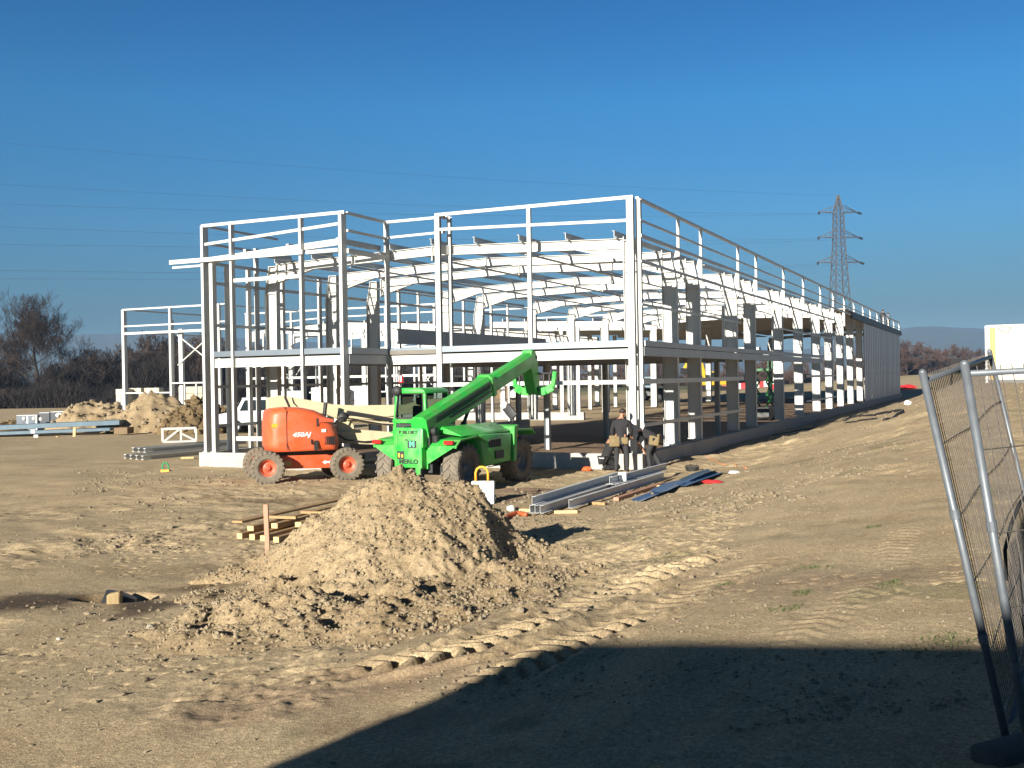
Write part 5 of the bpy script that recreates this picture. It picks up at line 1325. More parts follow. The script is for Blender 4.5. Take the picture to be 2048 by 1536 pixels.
m = MB(); m.path([at(2013, 1160, 5.9), at(2010, 1100, 5.85), at(2022, 1050, 5.9), at(2040, 1005, 6.0), at(2060, 985, 6.1)], .011, 8); o = m.build("hose", DARK); tag(o, "black hose hooked over the mesh of the fence at right edge", "hose")
m = MB(); m.path([at(2042, 1105, 5.6), at(2050, 1240, 5.5), at(2062, 1400, 5.4)], .014, 8); o = m.build("pipe", DARK); tag(o, "dark thin pipe leaning in the fence at the right edge", "pipe")

# ------------------------------------------------------------------ site cabin behind the camera (casts the foreground shade)
cb = empty("site_cabin", (-8.10, -4.85, 0), R(-11), "two storey stacked site cabin behind the viewer shading the foreground", "cabin")
for k in range(2):
    m = MB(); m.prism([(0, .1), (14, .1), (14, 2.64), (0, 2.64)] if k == 0 else [(0, 2.68), (14, 2.68), (14, 5.22), (.80, 5.22), (.60, 5.16), (.50, 5.05), (0, 4.15)], lambda a, b, t: (a, t, b), -2.6, 0); w_ = m.build("cabin_module", CREAMW, cb, False, .03)
    for x in (2, 6, 10):
        q = MB(); q.box(x, x + 1.2, .001, .03, 1.1 + 2.58 * k, 2.1 + 2.58 * k); q.build("window", DGLASS, w_)
CABIN = cb

# ------------------------------------------------------------------ cream container on the right
cx0 = (1976 - 1024) / FPX * 49.6
cn = empty("site_container", (cx0, 49.6, float(base_h(cx0 + 1, 49.6)) - .05), R(-25), "cream site container with a yellow corner post at the right edge", "container")
m = MB(); m.box(.02, 6.0, .02, 2.4, .14, 2.66); m.build("body", CREAMW, cn, False, .03)
m = MB(); m.box(-.10, .0, -.05, .1, 0, 2.72); m.build("corner_post", WHITE, cn)
m = MB(); m.box(.10, .34, -.03, .016, .16, 2.62); m.build("yellow_panel", YELLOW, cn)
m = MB(); m.box(.0, 6.02, -.04, .015, 2.62, 2.75); m.build("roof_edge", CREAMW, cn)
m = MB(); m.box(.0, 6.0, -.02, 2.4, .0, .135); m.build("base_frame", STEELD, cn)
m = MB(); m.path([(.45, -.02, 2.6), (.65, -.03, 2.42), (.9, -.03, 2.4), (1.0, -.02, 2.6)], .012); m.build("cable", DARK, cn)
for x in (2.1, 2.9):
    m = MB(); m.tube((x, -.03, .2), (x, -.03, 2.55), .02); m.build("locking_bar", GALV2, cn)
m = MB(); m.ball((2.02, -.04, .5), .09, .03, .09); m.build("lock_box", STEELD, cn)

# ------------------------------------------------------------------ timber stack and stake
def beam(p, q, w, h, label, mt=WOOD, name="timber_beam", cat="timber beam", group="timber beams stacked behind the heap", endm=None):
    p = Vector(p); q = Vector(q); o0 = p.copy()
    m = MB(); m.bar(p - o0, q - o0, w, h); o = m.build(name, mt, None, False, .006); o.location = o0
    if endm:
        d = (q - p).normalized(); e = MB(); e.bar(-d * .003, d * .012, w * .96, h * .96); e.build("end_grain", endm, o)
    tag(o, label, cat, group); return o
s0 = g(470, 1084); s0.y += .3
dirT = Vector((.33, .944, 0)).normalized(); rtT = Vector((.944, -.33, 0))
lab = ["timber beam on the ground at the left of the stack", "timber beam on the ground, second from the stake", "timber beam on the ground just behind the pink stake", "timber beam on the ground at the right of the stack"]
for k in range(4):
    p = s0 + rtT * (.30 * k + .02 * (k % 2)) + dirT * (-.1 * k); p.z = gz(p.x, p.y) + .05
    beam(p, p + dirT * (4.3 - .2 * k), .11, .10, lab[k], WOOD, endm=WOODL)
lab = ["upper timber beam at the left, its cut end pale", "upper timber beam in the middle of the stack", "upper timber beam at the right, sloping behind the heap"]
for k in range(3):
    p = s0 + rtT * (.06 + .36 * k) + dirT * (.25 + .2 * k); p.z = gz(p.x, p.y) + .155
    beam(p, p + dirT * 4.4, .13, .09, lab[k], WOOD, endm=WOODL)
p = s0 + rtT * -.25 + dirT * .3; p.z = gz(p.x, p.y) + .245
beam(p, p + rtT * .15 + dirT * 4.6, .22, .04, "long flat plank on top of the timber stack", WOOD, "plank", "plank", None)
for k in range(2):
    a = s0 + dirT * (.9 + 1.0 * k) + rtT * (.0 + .10 * k); a.z = gz(a.x, a.y) + .29
    beam(a, a + rtT * .6, .07, .05, ["short batten across the near end of the timber", "second short batten across the timber", "third", "farthest short batten across the timber"][k], WOOD, "batten", "batten", "battens across the timber stack")
p = g(536, 1108); p.z = gz(p.x, p.y) - .1
m = MB(); m.bar((0, 0, 0), (-.02, 0, .88), .075, .06, (0, 1, 0)); o = m.build("stake", PINK, None, False, .006); o.location = p; tag(o, "upright wooden survey stake with a faded red top by the heap", "stake")
# ------------------------------------------------------------------ block with yellow hoop handle
p = gp(966, 1008)
bk = empty("ballast_block", p, R(-6), "white block with an orange hoop handle behind the heap", "block")
m = MB(); m.prism([(-.22, 0), (.25, 0), (.26, .50), (-.24, .50)], lambda a, b, t: (a, t, b), -.09, .09); bo = m.build("block", WHITE, bk, False, .015)
m = MB(); m.path([(-.15 + 0, 0, .48), (-.15, 0, .68), (-.12, 0, .76), (-.05, 0, .805), (.02, 0, .805), (.09, 0, .76), (.12, 0, .68), (.12, 0, .48)], .026, 8); m.build("hoop_handle", YORANGE, bk, True)
m = MB()
rg = random.Random(4); x = -.14
while x < .2:
    m.bar((x, -.0935, .41 + rg.uniform(0, .015)), (x + rg.uniform(.01, .03), -.0935, .45 + rg.uniform(-.01, .015)), .004, .012, (0, 1, 0)); x += .028
m.build("scrawl", DARK, bo)
m = MB(); m.tube((.25, .02, .12), (.29, .02, .12), .07, n=12); m.build("plug", DARK, bk)
# ------------------------------------------------------------------ steel channels, sheets and planks on the ground
CD = Vector((ST + .01, CT, 0)).normalized(); CR = Vector((CT, -ST, 0))
def prof_len(a_px, L, off=0.0, z=0.06): p = gp(*a_px) + CR * off; p.z = gz(p.x, p.y) + z; q = p + CD * L; q.z = gz(q.x, q.y) + z; return p, q
def chan(a_px, L, off, z, label, d=.16, w=.075):
    p, q = prof_len(a_px, L, off, z); m = MB(); m.channel(Vector((0, 0, 0)), q - p, d, w, (0, 0, 1), .006, 1); o = m.build("steel_channel", GALV2); o.location = p
    tag(o, label, "steel channel", "galvanised channels on the ground by the building corner")
chan((1060, 1030), 5.0, .0, .14, "galvanised channel at the near left of the pile, end open"); chan((1060, 1030), 5.0, .11, .14, "galvanised channel lying second in the near bundle"); chan((1060, 1030), 5.0, .22, .14, "galvanised channel lying third in the near bundle")
chan((1060, 1030), 5.0, .05, .31, "galvanised channel on top of the near bundle")
chan((1213, 989), 3.6, .0, .14, "galvanised channel in the far bundle, left side"); chan((1213, 989), 3.6, .11, .14, "galvanised channel in the far bundle, middle"); chan((1213, 989), 3.4, .22, .14, "galvanised channel in the far bundle, right side"); chan((1213, 989), 4.4, .08, .31, "galvanised channel on top of the far bundle, longest")
chan((1138, 1024), 6.4, .0, .16, "single long galvanised channel lying apart beside the bundles", .17)
def sleeper(px, py, L, label, mt=WOODL):
    p = gp(px, py); q = p + CR * L; p.z = gz(p.x, p.y) + .03; q.z = gz(q.x, q.y) + .03; beam(p, q, .10, .06, label, mt, "batten", "batten", "battens under the steel")
sleeper(1040, 1022, .5, "pale batten under the near end of the channels"); sleeper(1110, 1026, .5, "pale batten under the lone channel's near end"); sleeper(1180, 1012, .35, "short dark batten right of the lone channel", WOOD); sleeper(1297, 979, .3, "pale batten beside the blue sheets")
p, q = prof_len((1232, 1005), 3.4, 0, .05); beam(p, q, .12, .08, "brown plank between the lone channel and the blue sheets", PINK, "plank", "plank", None)
def sheet(a_px, L, w, z, label, curl=0.0, mt=BLUES):
    p, q = prof_len(a_px, L, 0, z); d = q - p; m = MB(); n = 10; V = []
    for i in range(n + 1):
        for k, b in enumerate((0, .33, .66, 1)):
            V.append(tuple(d * (i / n) + CR * (w * b) + Vector((0, 0, curl * (.5 - abs(i / n - .5)) + .05 * (1 if k in (0, 3) else 0)))))
    for dz in (0, -.004):
        m.add([(x, y, z_ + dz) for x, y, z_ in V], [(i * 4 + k, i * 4 + k + 1, i * 4 + 5 + k, i * 4 + 4 + k) for i in range(n) for k in range(3)])
    o = m.build("steel_sheet", mt); o.location = p; tag(o, label, "steel sheet", "blue steel sheets on the ground")
sheet((1262, 1006), 2.4, .3, .03, "blue steel sheet nearest the viewer, half covered in soil"); sheet((1300, 991), 2.4, .42, .05, "blue steel sheet in the middle, slightly bent", .08); sheet((1352, 980), 3.4, .35, .05, "blue steel sheet at the far right end"); sheet((1358, 973), 2.6, .3, .11, "dark blue steel sheet lying on top", .05, BLUEG)
def lump(name, px, py, r_, mt, label, cat, sx=1.0, sz=.6, seed=1):
    p = gp(px, py); rg = np.random.RandomState(seed); m = MB(); m.ball((0, 0, r_ * sz * .7), r_ * sx, r_, r_ * sz, 10, 7); m.v = [tuple(np.array(v) * rg.uniform(.8, 1.15)) for v in m.v]; o = m.build(name, mt); o.location = p; tag(o, label, cat); return o
lump("rag", 1425, 968, .16, RED, "crumpled red rag at the end of the blue sheets", "rag", 1.6, .3, 3)
lump("rag", 1172, 941, .14, mat("orange_red_cloth", (.70, .12, .03), .6), "orange red rag on the ground before the plinth", "rag", 1.3, .5, 4)
lump("paper_scrap", 1468, 949, .10, WHITE, "white scrap of paper on the soil right of the workmen", "scrap", 1.5, .4, 5)
lump("paper_scrap", 1022, 1021, .09, WHITE, "white scrap by the near end of the channels", "scrap", 1.0, .7, 6)
lump("plastic_bag", 1816, 811, .12, WHITE, "bright white plastic bag on the bank far right", "bag", 1.2, .8, 7)
lump("tarpaulin", 1812, 779, .8, RED, "red tarpaulin heap beyond the far end of the wall", "tarpaulin", 1.7, .4, 8)
p = gp(1245, 983); m = MB(); m.box(-.09, .09, -.06, .06, .22, .42); o = m.build("foam_block", WHITE, None, False, .01); o.location = p; tag(o, "small white block standing on the channels", "block")
m = MB(); c = gp(1385, 944)
for k in range(4): m.lathe([(.16 + .012 * k, -.014), (.174 + .012 * k, 0), (.16 + .012 * k, .014), (.146 + .012 * k, 0), (.16 + .012 * k, -.014)], 20, lambda a, b, e, k=k: (b, e + .02 * k, .05 + a + .03 * k + .25 * max(0, e)))
o = m.build("wire_coil", DARK, None, True); o.location = c; tag(o, "coil of black cable lying on the soil right of the workmen", "cable coil")
def ground_line(name, pxs, r_, mt, label, cat, grp=None):
    pts = []
    for i in range(len(pxs) - 1):
        for t in np.linspace(0, 1, 5, endpoint=False):
            a = lerp(pxs[i][0], pxs[i + 1][0], t); b = lerp(pxs[i][1], pxs[i + 1][1], t); q = gp(a, b); q.z += r_ * .8; pts.append(q)
    o = MB().path(pts, r_, 6).build(name, mt, None, True); tag(o, label, cat, grp)
ORL = mat("orange_rope", (.75, .22, .08), .6)
ground_line("rope", [(1392, 908), (1424, 922), (1440, 930), (1470, 931), (1500, 941)], .011, ORL, "thin orange rope running over the soil from the wall", "rope")
ground_line("hose", [(1000, 1045), (1015, 1033), (1035, 1028), (1058, 1032)], .045, mat("rust_red_pipe", (.50, .10, .03), .5), "rust red pipe curving behind the heap to the channels", "pipe")
ground_line("hose", [(1688, 846), (1700, 838), (1740, 832), (1780, 827), (1812, 823)], .05, DARK, "upper black pipe lying on the bank by the far wall", "pipe")
ground_line("hose", [(1688, 848), (1720, 843), (1762, 839)], .035, DARK, "lower shorter black pipe lying on the bank", "pipe")
ground_line("hose", [(1768, 846), (1785, 838), (1812, 824)], .05, DARK, "black pipe joining the upper pipe at a corner", "pipe")
ground_line("cable", [(1545, 872), (1590, 862), (1625, 858), (1640, 838)], .03, DARK, "black cable sagging along the plinth of the right wall", "cable")
# black box on two legs, far right behind the fence
x = (1917 - 1024) / FPX * 60; zb = float(base_h(x, 60)); bx = empty("control_box", (x, 60, zb), 0, "black box on two legs standing on the bank behind the fence", "box")
m = MB(); m.box(-.5, .5, -.2, .2, .95, 1.5); m.build("box", CLOTHB, bx, False, .08, 2)
for s_ in (-.35, .35):
    m = MB(); m.tube((s_ * 1.2, 0, 0), (s_, 0, 1.0), .05); m.build("leg", CLOTHB, bx)

# ------------------------------------------------------------------ drain with block at left
p = g(232, 1196); p.z = gz(p.x + .8, p.y - .5)
m = MB(); m.box(-.075, .085, -.07, .07, -.12, .10); m.v = [(a + .02 * math.sin(7 * b + c), b, c + .02 * math.sin(9 * a)) for a, b, c in m.v]; o = m.build("stone_block", mat("yellow_stone", (.36, .27, .13), .9, 0, (.28, .2, .1), 8, .01, 20), None, False, .015); o.location = p + Vector((.04, -.16, .0)); o.rotation_euler = (0, 0, .2); tag(o, "squared yellowish stone at the edge of the drain hole", "stone")
m = MB(); m.tube((-.05, .06, -.2), (.06, .10, .12), .22, .20, 14); o = m.build("drain_pipe", STEELD, None, True); o.location = p + Vector((-.06, .1, -.12)); tag(o, "dark upright drain pipe in the wet hollow", "pipe")
for k, (a, b, r_) in enumerate(((300, 1262, .04), (118, 1282, .022), (640, 1228, .06))): lump("stone", a, b, r_, CONC, ["tiny grey stone right of the drain hollow", "tiny pale stone on the bare soil at left foreground", "pale stone on the flank of the heap"][k], "stone", 1.2, .8, 20 + k)

# ------------------------------------------------------------------ left yard: sheets, trusses, wrapped packs
def slab(px0, px1, py, Y, z0, h, d, label, mt, name="sheet_stack", cat="sheet stack", tilt=0.0):
    a = (px0 - 1024) / FPX * Y; b = (px1 - 1024) / FPX * Y
    z = float(base_h(a, Y)); m = MB(); m.prism([(a, z + z0), (b, z + z0 + tilt), (b, z + z0 + tilt + h), (a, z + z0 + h)], lambda p, q, t: (p, Y + t + (p - a) * .12, q), 0, d); o = m.build(name, mt, None, False, .01); tag(o, label, cat); return o
slab(-120, 222, 868, 58, .28, .26, 1.1, "long blue grey sheet pack lying uppermost at far left", BLUEG, tilt=.22)
slab(-60, 206, 872, 57.4, .08, .17, 1.0, "long blue grey sheet pack lying underneath at far left", BLUEG, tilt=.12)
for k, (px, py) in enumerate(((66, 863), (72, 873))):
    q = at(px, py, 57.0); m = MB(); m.box(-.11, .11, -.02, .02, -.09, .09); o = m.build("label_sheet", WHITE); o.location = q; tag(o, ["upper white label on the end of the long sheet packs", "lower white label on the end of the long sheet packs"][k], "label")
for k, (px, Y, w) in enumerate(((148, 57.1, .14), (96, 57.0, .10))):
    q = at(px, 868, Y); m = MB(); m.bar((0, 0, -.45), (.05 + .5 * k, 0, .35 - .5 * k), w, .10); o = m.build("batten", WOODL); o.location = q; tag(o, ["upright pale batten strapped to the sheet packs", "leaning pale batten in front of the sheet packs"][k], "batten")
lump("stone", 152, 856, .62, mat("pale_stone", (.40, .33, .20), .9, 0, (.3, .24, .14), 3, .02, 8), "big pale boulder behind the sheet packs at left", "stone", .75, 1.2, 31).location.z += .3
lump("plastic_wrap", 212, 856, .75, FILM, "crumpled clear plastic wrapping on the earth mound, larger", "plastic wrap", 1.0, .8, 33).location.z += .5
lump("plastic_wrap", 190, 860, .5, FILM, "crumpled clear plastic wrapping, smaller left piece", "plastic wrap", 1.3, .6, 34).location.z += .3
lump("plastic_wrap", 232, 858, .5, FILM, "crumpled clear plastic wrapping, right piece by the scrap", "plastic wrap", 1.5, .5, 35).location.z += .4
slab(226, 252, 868, 57.5, .05, .35, 1.0, "dark timber scrap pile at the end of the sheet packs", BROWN, "scrap_pile", "scrap pile")
for k, (a, b) in enumerate(((36, 57), (59, 75))):
    Y = 66; x0 = (a - 1024) / FPX * Y; x1 = (b - 1024) / FPX * Y; o = empty("wrapped_pack", ((x0 + x1) / 2, Y, 0), R(14), ["upright grey wrapped pack with a white edge, leftmost", "upright grey wrapped pack with a white edge, beside the mound"][k], "wrapped pack", "upright grey packs at far left")
    w = (x1 - x0) / 2; m = MB(); m.box(-w, w, -.5, .5, 0, .93); m.build("pack", FILMG, o, False, .02)
    m = MB(); m.box(w - .07, w + .01, -.52, -.45, 0, .95); m.box(-w, w, -.52, .5, .935, .965); m.build("white_edge", WHITE, o)
    m = MB(); m.ball((w * .3, -.53, .75), .11, .04, .12); m.ball((w + .22, -.5, .7), .11, .04, .12); m.build("label_bag", FILM, o)
for k, (a, b, z1) in enumerate(((76, 98, 1.0), (99, 130, 1.05), (131, 165, 1.2), (166, 200, 1.3), (198, 232, 1.4))):
    Y = 68; x0 = (a - 1024) / FPX * Y; x1 = (b - 1024) / FPX * Y; o = empty("wrapped_pack", (x0, Y, 0), R(2), "low black wrapped pack behind the mounds, %s" % ["first from the grey packs", "second, with a white sack on it", "third, pale topped", "fourth, partly behind the mound", "fifth, beside the tan panel pack"][k], "wrapped pack", "low black packs behind the left mounds")
    m = MB(); m.box(0, x1 - x0, 0, 1.2, 0, z1); m.build("pack", mat("black_film", (.03, .035, .045), .35) if k == 0 else bpy.data.materials["black_film"], o, False, .03)
    m = MB(); m.box(.05, x1 - x0 - .02, -.02, 1.1, z1 + .002, z1 + .05); m.build("top_sheet", FILM if k in (1, 2) else STEEL2, o)
    if k in (1, 3, 4): m = MB(); m.ball(((x1 - x0) * .6, -.05, z1 - .2), .25 if k == 1 else .14, .08, .16); m.build("sack", WHITE, o, True)
def wpack(px0, px1, Y, h, rz, label, mt=FILM, d=1.2):
    x0 = (px0 - 1024) / FPX * Y; x1 = (px1 - 1024) / FPX * Y; o = empty("panel_pack", (x0, Y, 0), R(rz), label, "panel pack", "tall wrapped panel packs behind the left wing")
    m = MB(); w = x1 - x0
    for k in range(5): z0 = h * k / 5; m.box(.012 * (k % 2), w - .01 * (k % 3), 0, d, z0 + .012, z0 + h / 5)
    m.build("panels", mt, o, False, .02)
    m = MB(); 
    for f in (.25, .75): m.box(w * f - .03, w * f + .03, -.012, d + .01, 0, h + .012)
    m.build("strap", WHITE, o); return o
TANF = mat("tan_film", (.42, .38, .28), .4, 0, (.34, .31, .23), 2.0, .02, 3)
WHF = mat("white_film", (.62, .63, .63), .4, 0, (.54, .55, .56), 1.0, .02, 3)
wpack(231, 250, 76, 2.45, -12, "tall tan wrapped panel pack, leftmost, in front of the corner post", TANF)
wpack(258, 282, 77, 2.5, 3, "tall tan wrapped panel pack, second, seen between the posts", TANF); wpack(288, 318, 77, 2.5, 3, "tall tan wrapped panel pack, third, seen between the posts", TANF); wpack(356, 404, 77, 2.55, 3, "wide tan wrapped panel pack under the crossed bracing", TANF)
wpack(538, 604, 70, 2.15, 4, "white wrapped panel pack above the orange lift's hood", WHF); wpack(622, 690, 70, 2.35, 4, "white wrapped panel pack behind the tower's right column", WHF); wpack(700, 748, 71, 2.4, 4, "white wrapped panel pack left of the green cab", WHF)
# stacked white sections and little truss frame
for k in range(7):
    p = gp(250, 918); p += Vector((.30 * (k % 4) + .12 * (k // 4), -.25 * (k % 4) + .5 * (k // 4), 0)); p.z = gz(p.x, p.y) + .10 + .20 * (k // 4)
    q = p + Vector((2.6, 4.6, 0)); m = MB(); m.ibeam((0, 0, 0), q - p, .15, .14); o = m.build("steel_section", STEEL); o.location = p
    tag(o, "white steel section in the pile left of the front plinth, %s" % ["lowest front", "lowest second", "lowest third", "lowest rear", "upper front", "upper second", "upper rear"][k], "steel section", "white steel sections stacked at left")
p = gp(305, 912); p.z += .46; p += Vector((.1, .9, 0)); tr = empty("truss_frame", p, R(20), "small open white truss frame standing on the stacked sections", "truss")
m = MB()
for a, b in (((0, 0, 0), (0, 0, .5)), ((0, 0, .5), (1.25, 0, .5)), ((1.25, 0, .5), (1.25, 0, 0)), ((0, 0, 0), (1.25, 0, 0)), ((.05, 0, .03), (.62, 0, .47)), ((.68, 0, .47), (.68, 0, 0)), ((.72, 0, .3), (1.2, 0, .03)), ((0, .6, 0), (0, .6, .5)), ((0, .6, .5), (1.25, .6, .5)), ((1.25, .6, .5), (1.25, .6, 0)), ((0, 0, .5), (0, .6, .5)), ((1.25, 0, .5), (1.25, .6, .5))): m.bar(a, b, .07, .07)
m.build("frame", STEEL, tr)
p = gp(331, 940); sl_ = empty("lifting_sling", p, 0, "green webbing loop on a small orange base on the soil", "sling")
m = MB(); m.path([(-.09, 0, .05), (-.1, 0, .2), (-.04, 0, .29), (.05, 0, .28), (.10, 0, .18), (.09, 0, .05)], .025, 8); m.build("loop", mat("green_webbing", (.02, .25, .08), .7), sl_); m = MB(); m.box(-.13, .13, -.08, .08, 0, .07); m.build("base", YORANGE, sl_)
p = gp(362, 917); beam(p + Vector((0, 0, .04)), p + Vector((.45, .1, .04)), .10, .07, "short orange brown offcut before the white steel pile", WOODL, "offcut", "offcut", None)

# ------------------------------------------------------------------ vehicles seen through the frame
def carlike(name, label, cat, px, Y, rz, prof, w, wr, wx, mt, glass, extra=None, z=None):
    x = (px - 1024) / FPX * Y; o = empty(name, (x, Y, float(base_h(x, Y))), R(rz), label, cat)
    m = MB(); m.prism(prof, lambda a, b, t: (a, t, b), -w / 2, w / 2); b_ = m.build("body", mt, o, False, .06, 2)
    for gpoly, side in glass:
        if side == 'side':
            for s_ in (-1, 1): m = MB(); m.prism(gpoly, lambda a, b, t: (a, t, b), s_ * (w / 2 - .02), s_ * (w / 2 + .006)); m.build("window", DGLASS, b_)
        else: m = MB(); a0, a1 = gpoly; m.bar((a0[0], 0, a0[1]), (a1[0], 0, a1[1]), w * .86, .03); m.build("windscreen", DGLASS, b_)
    for a in wx:
        for s_ in (-1, 1):
            wh = MB(); wh.lathe([(0, -.02), (wr * .55, -.02), (wr * .6, .03), (wr * .6, -.12), (0, -.12)], 16, lambda p, q, r_: (q, s_ * p, r_)); wo = wh.build("wheel", GALV2, o, True); wo.location = (a, s_ * w / 2, wr)
            t = MB(); t.lathe([(wr * .6, -.16), (wr, -.15), (wr, .01), (wr * .6, .02)], 20, lambda p, q, r_: (q, s_ * p, r_)); t.build("tyre", DARK, wo, True)
    return o, b_
van, vb = carlike("off_road_van", "white off road van with a dark grille behind the tower columns", "van", 520, 58, 196, [(-2.1, .45), (2.25, .45), (2.28, 1.02), (1.35, 1.18), (.95, 1.92), (-2.05, 1.95), (-2.12, 1.0)], 1.78, .38, (-1.35, 1.4), WHITE,
    [([(-.5, 1.22), (1.15, 1.22), (.86, 1.80), (-.5, 1.80)], 'side'), (((1.38, 1.20), (.98, 1.86)), 'ws')])
m = MB(); m.box(2.26, 2.31, -.55, .55, .62, .98); m.build("grille", DARK, vb); m = MB()
for s_ in (-.72, .72): m.ball((2.27, s_, .85), .04, .12, .11)
m.build("headlight", FILM, vb, True); m = MB(); m.box(2.27, 2.38, -.85, .85, .40, .58); bu_ = m.build("bumper", DARK, vb); m = MB(); m.box(2.381, 2.39, -.26, .26, .43, .54); m.build("number_plate", WHITE, bu_)
carlike("parked_car", "white car far behind, seen below the green boom's tip", "car", 1048, 132, 20, [(-1.9, .35), (1.9, .35), (1.95, .8), (1.1, .92), (.5, 1.42), (-1.1, 1.45), (-1.85, .95)], 1.7, .32, (-1.2, 1.25), WHITE, [([(-1.0, .95), (.95, .95), (.45, 1.36), (-1.0, 1.38)], 'side'), (((1.08, .95), (.52, 1.40)), 'ws')])
x = (1003 - 1024) / FPX * 138; o = empty("site_cupboard", (x, 138, 0), R(6), "brown cupboard with a round pale sign, left of the white car", "cupboard"); m = MB(); m.box(-.75, .75, -.4, .4, .1, 1.85); m.box(-.8, .8, -.45, .45, 1.85, 1.95); m.build("cabinet", BROWN, o, False, .02); m = MB(); m.tube((-.1, -.42, 1.4), (-.1, -.405, 1.4), .15, n=14); m.build("round_sign", WHITE, o)
# grey telehandler in the shade
x = (1306 - 1024) / FPX * 118; o = empty("loader", (x, 118, 0), R(-20), "dark grey wheeled loader in shade behind the corner column", "loader")
m = MB(); m.prism([(-1.6, .5), (1.6, .5), (1.7, 1.3), (.4, 1.45), (-1.6, 1.35)], lambda a, b, t: (a, t, b), -.95, .95); m.build("body", STEELD, o, False, .05)
m = MB(); m.prism([(-1.3, 1.4), (.3, 1.4), (.2, 2.7), (-1.1, 2.7)], lambda a, b, t: (a, t, b), -.7, .6); cbn = m.build("cab", BLUEG, o, False, .05); m = MB(); m.box(-1.05, .1, -.72, -.70, 1.7, 2.5); m.build("window", DGLASS, cbn)
m = MB(); 
for k in range(4): m.box(1.68, 2.2, -1.0, 1.0, .55 + .28 * k, .67 + .28 * k)
m.build("radiator_grille", GALV2, o)
for a in (-1.1, 1.1):
    for s_ in (-1, 1): m = MB(); m.lathe([(0, -.1), (.3, -.12), (.62, -.2), (.62, .2), (0, .15)], 18, lambda p, q, r_: (q, p, r_)); w_ = m.build("wheel", DARK, o, True); w_.location = (a, s_ * 1.0, .62)
# yellow excavator
x = (1425 - 1024) / FPX * 165; o = empty("excavator", (x, 165, float(base_h(x, 165))), R(200), "yellow excavator with raised arm, seen between the right wall columns", "excavator")
for s_ in (-1, 1): m = MB(); m.prism([(-1.8, .2), (-1.5, 0), (1.5, 0), (1.8, .2), (1.8, .6), (1.5, .8), (-1.5, .8), (-1.8, .6)], lambda a, b, t: (a, s_ * 1.1 + t, b), -.28, .28); m.build("track", DARK, o, False, .04)
m = MB(); m.box(-1.9, 1.2, -1.2, 1.2, .95, 2.0); m.build("body", YELLOW, o, False, .08); m = MB(); m.box(.1, 1.3, .1, 1.15, 2.0, 3.1); cbn = m.build("cab", YELLOW, o, False, .06); m = MB(); m.box(.2, 1.32, .05, 1.17, 2.2, 2.95); m.build("window", DGLASS, cbn)
am = MB(); am.bar((1.0, -.3, 1.6), (1.9, -.3, 4.6), .45, .6, (0, 1, 0)); am.bar((1.9, -.3, 4.6), (3.6, -.3, 5.6), .42, .55, (0, 1, 0)); ao = am.build("boom", YELLOW, o, False, .05); am = MB(); am.bar((3.6, -.3, 5.6), (4.8, -.3, 3.6), .38, .45, (0, 1, 0)); am.build("stick", YELLOW, ao, False, .04); am = MB(); am.prism([(4.3, 3.6), (5.2, 3.7), (5.3, 2.9), (4.6, 2.7)], lambda a, b, t: (a, t, b), -.8, .2); am.build("bucket", STEELD, ao)
# red and white barriers
for k in range(13):
    px = 1440 + 9.2 * k; Y = 172; x = (px - 1024) / FPX * Y; o = empty("barrier", (x, Y, float(base_h(x, Y))), R(rnd.uniform(-14, 14)), "low %s plastic barrier block in the far row behind the right columns" % ("red" if k % 2 else "white"), "barrier", "red plastic barriers in the far row" if k % 2 else "white plastic barriers in the far row")
    m = MB(); m.prism([(-.24, 0), (.24, 0), (.12, .55), (.08, .95), (-.08, .95), (-.12, .55)], lambda a, b, t: (t, a, b), -.36, .36); m.build("barrier_body", RED if k % 2 else WHITE, o, False, .03)
x = (1549 - 1024) / FPX * 150; o = empty("traffic_cone", (x, 150, float(base_h(x, 150))), 0, "tall white and red cone standing before the barrier row", "cone"); m = MB(); m.tube((0, 0, .7), (0, 0, 2.6), .30, .05, 14); m.build("cone_top", WHITE, o); m = MB(); m.tube((0, 0, .1), (0, 0, .7), .42, .30, 14); m.box(-.5, .5, -.5, .5, 0, .1); m.build("cone_base", RED, o)
DGRN = mat('dark_green_paint', (.010, .12, .02), .5, 0, (.008, .08, .015), 4)
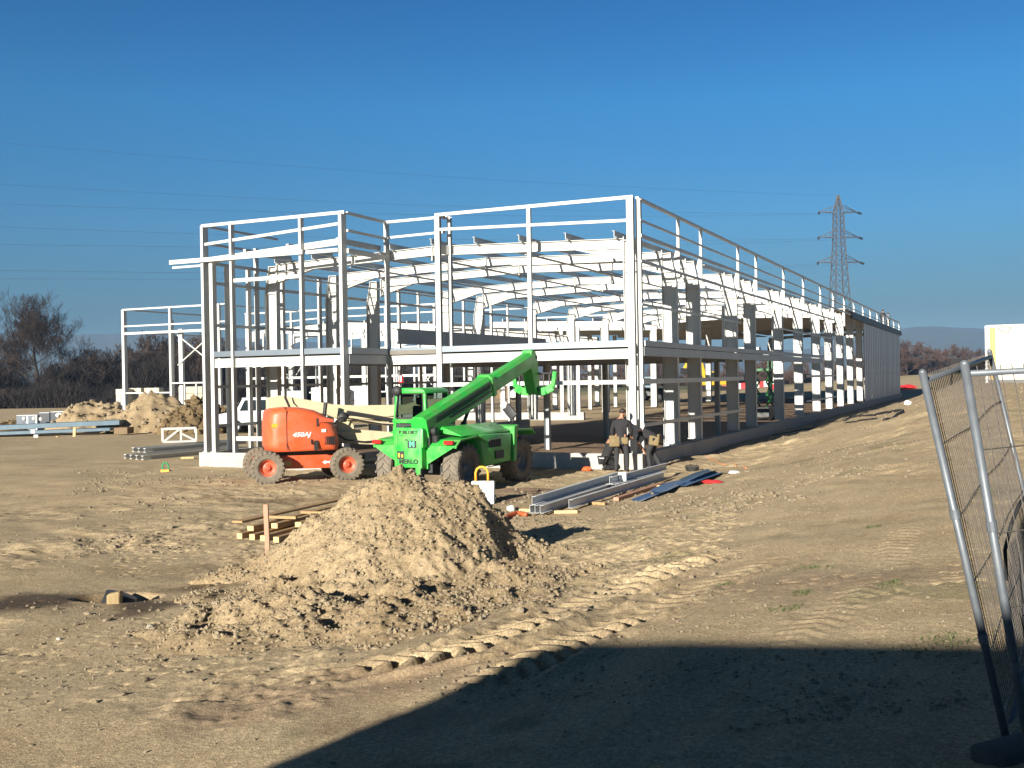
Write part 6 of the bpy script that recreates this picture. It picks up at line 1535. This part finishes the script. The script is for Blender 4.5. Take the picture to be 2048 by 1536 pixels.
# green machine behind the far columns, worker in the distance
x = (1604 - 1024) / FPX * 70; p = uv(3.2, 33.5, -.46); o = empty("scissor_lift", p, -TH, "green scissor lift partly hidden behind the far right columns", "scissor lift"); m = MB(); m.box(-.6, .6, -1.1, 1.1, .2, .8); m.build("base", STEELD, o, False, .03)
m = MB(); m.box(-.6, .6, -1.1, 1.1, 2.9, 3.05)
for a in (-.57, .57):
    for b in (-1.07, 0, 1.07): m.bar((a, b, 3.05), (a, b, 3.95), .05, .05)
    m.bar((a, -1.07, 3.95), (a, 1.07, 3.95), .05, .05)
m.build("platform", DGRN, o); m = MB()
for a in (-.4, .4):
    for k in range(3): z0 = .8 + .7 * k; m.bar((a, -.9, z0), (a, .9, z0 + .7), .05, .1, (1, 0, 0)); m.bar((a + .06, .9, z0), (a + .06, -.9, z0 + .7), .05, .1, (1, 0, 0))
m.build("scissor_arms", DGRN, o)
for a in (-.55, .55):
    for b in (-.75, .75): m = MB(); m.lathe([(0, -.08), (.2, -.08), (.22, 0), (.2, .08), (0, .08)], 14); w_ = m.build("wheel", DARK, o, True); w_.location = (a, b, .22)
# red frame trestles beside the telehandler
p = uv(8.4, 6.0, -.46); o = empty("trestle", p, -TH, "red painted steel trestle beyond the green engine cover", "trestle"); m = MB()
for a in (-1.6, 0, 1.6): m.bar((a - .2, 0, 0), (a, .2, .75), .05, .05); m.bar((a + .2, .4, 0), (a, .2, .75), .05, .05)
m.bar((-1.8, .2, .75), (1.8, .2, .75), .06, .08); m.bar((-1.8, .2, .45), (1.8, .2, .40), .04, .04); m.build("frame", RED, o)
# ------------------------------------------------------------------ haze
def haze():
    m = MB(); m.box(-4300, 4300, -55, 4200, -6, 150); o = m.build("haze", None if False else bpy.data.materials.new("haze_air")); mt = o.data.materials[0]
    mt.use_nodes = True; t = mt.node_tree
    for n in list(t.nodes):
        if n.type != 'OUTPUT_MATERIAL': t.nodes.remove(n)
    v = t.nodes.new("ShaderNodeVolumePrincipled"); v.inputs["Color"].default_value = (.36, .62, 1.0, 1); v.inputs["Density"].default_value = .00016; v.inputs["Anisotropy"].default_value = 0.0
    t.links.new(v.outputs[0], [n for n in t.nodes if n.type == 'OUTPUT_MATERIAL'][0].inputs["Volume"])
    tag(o, kind="stuff")
haze()
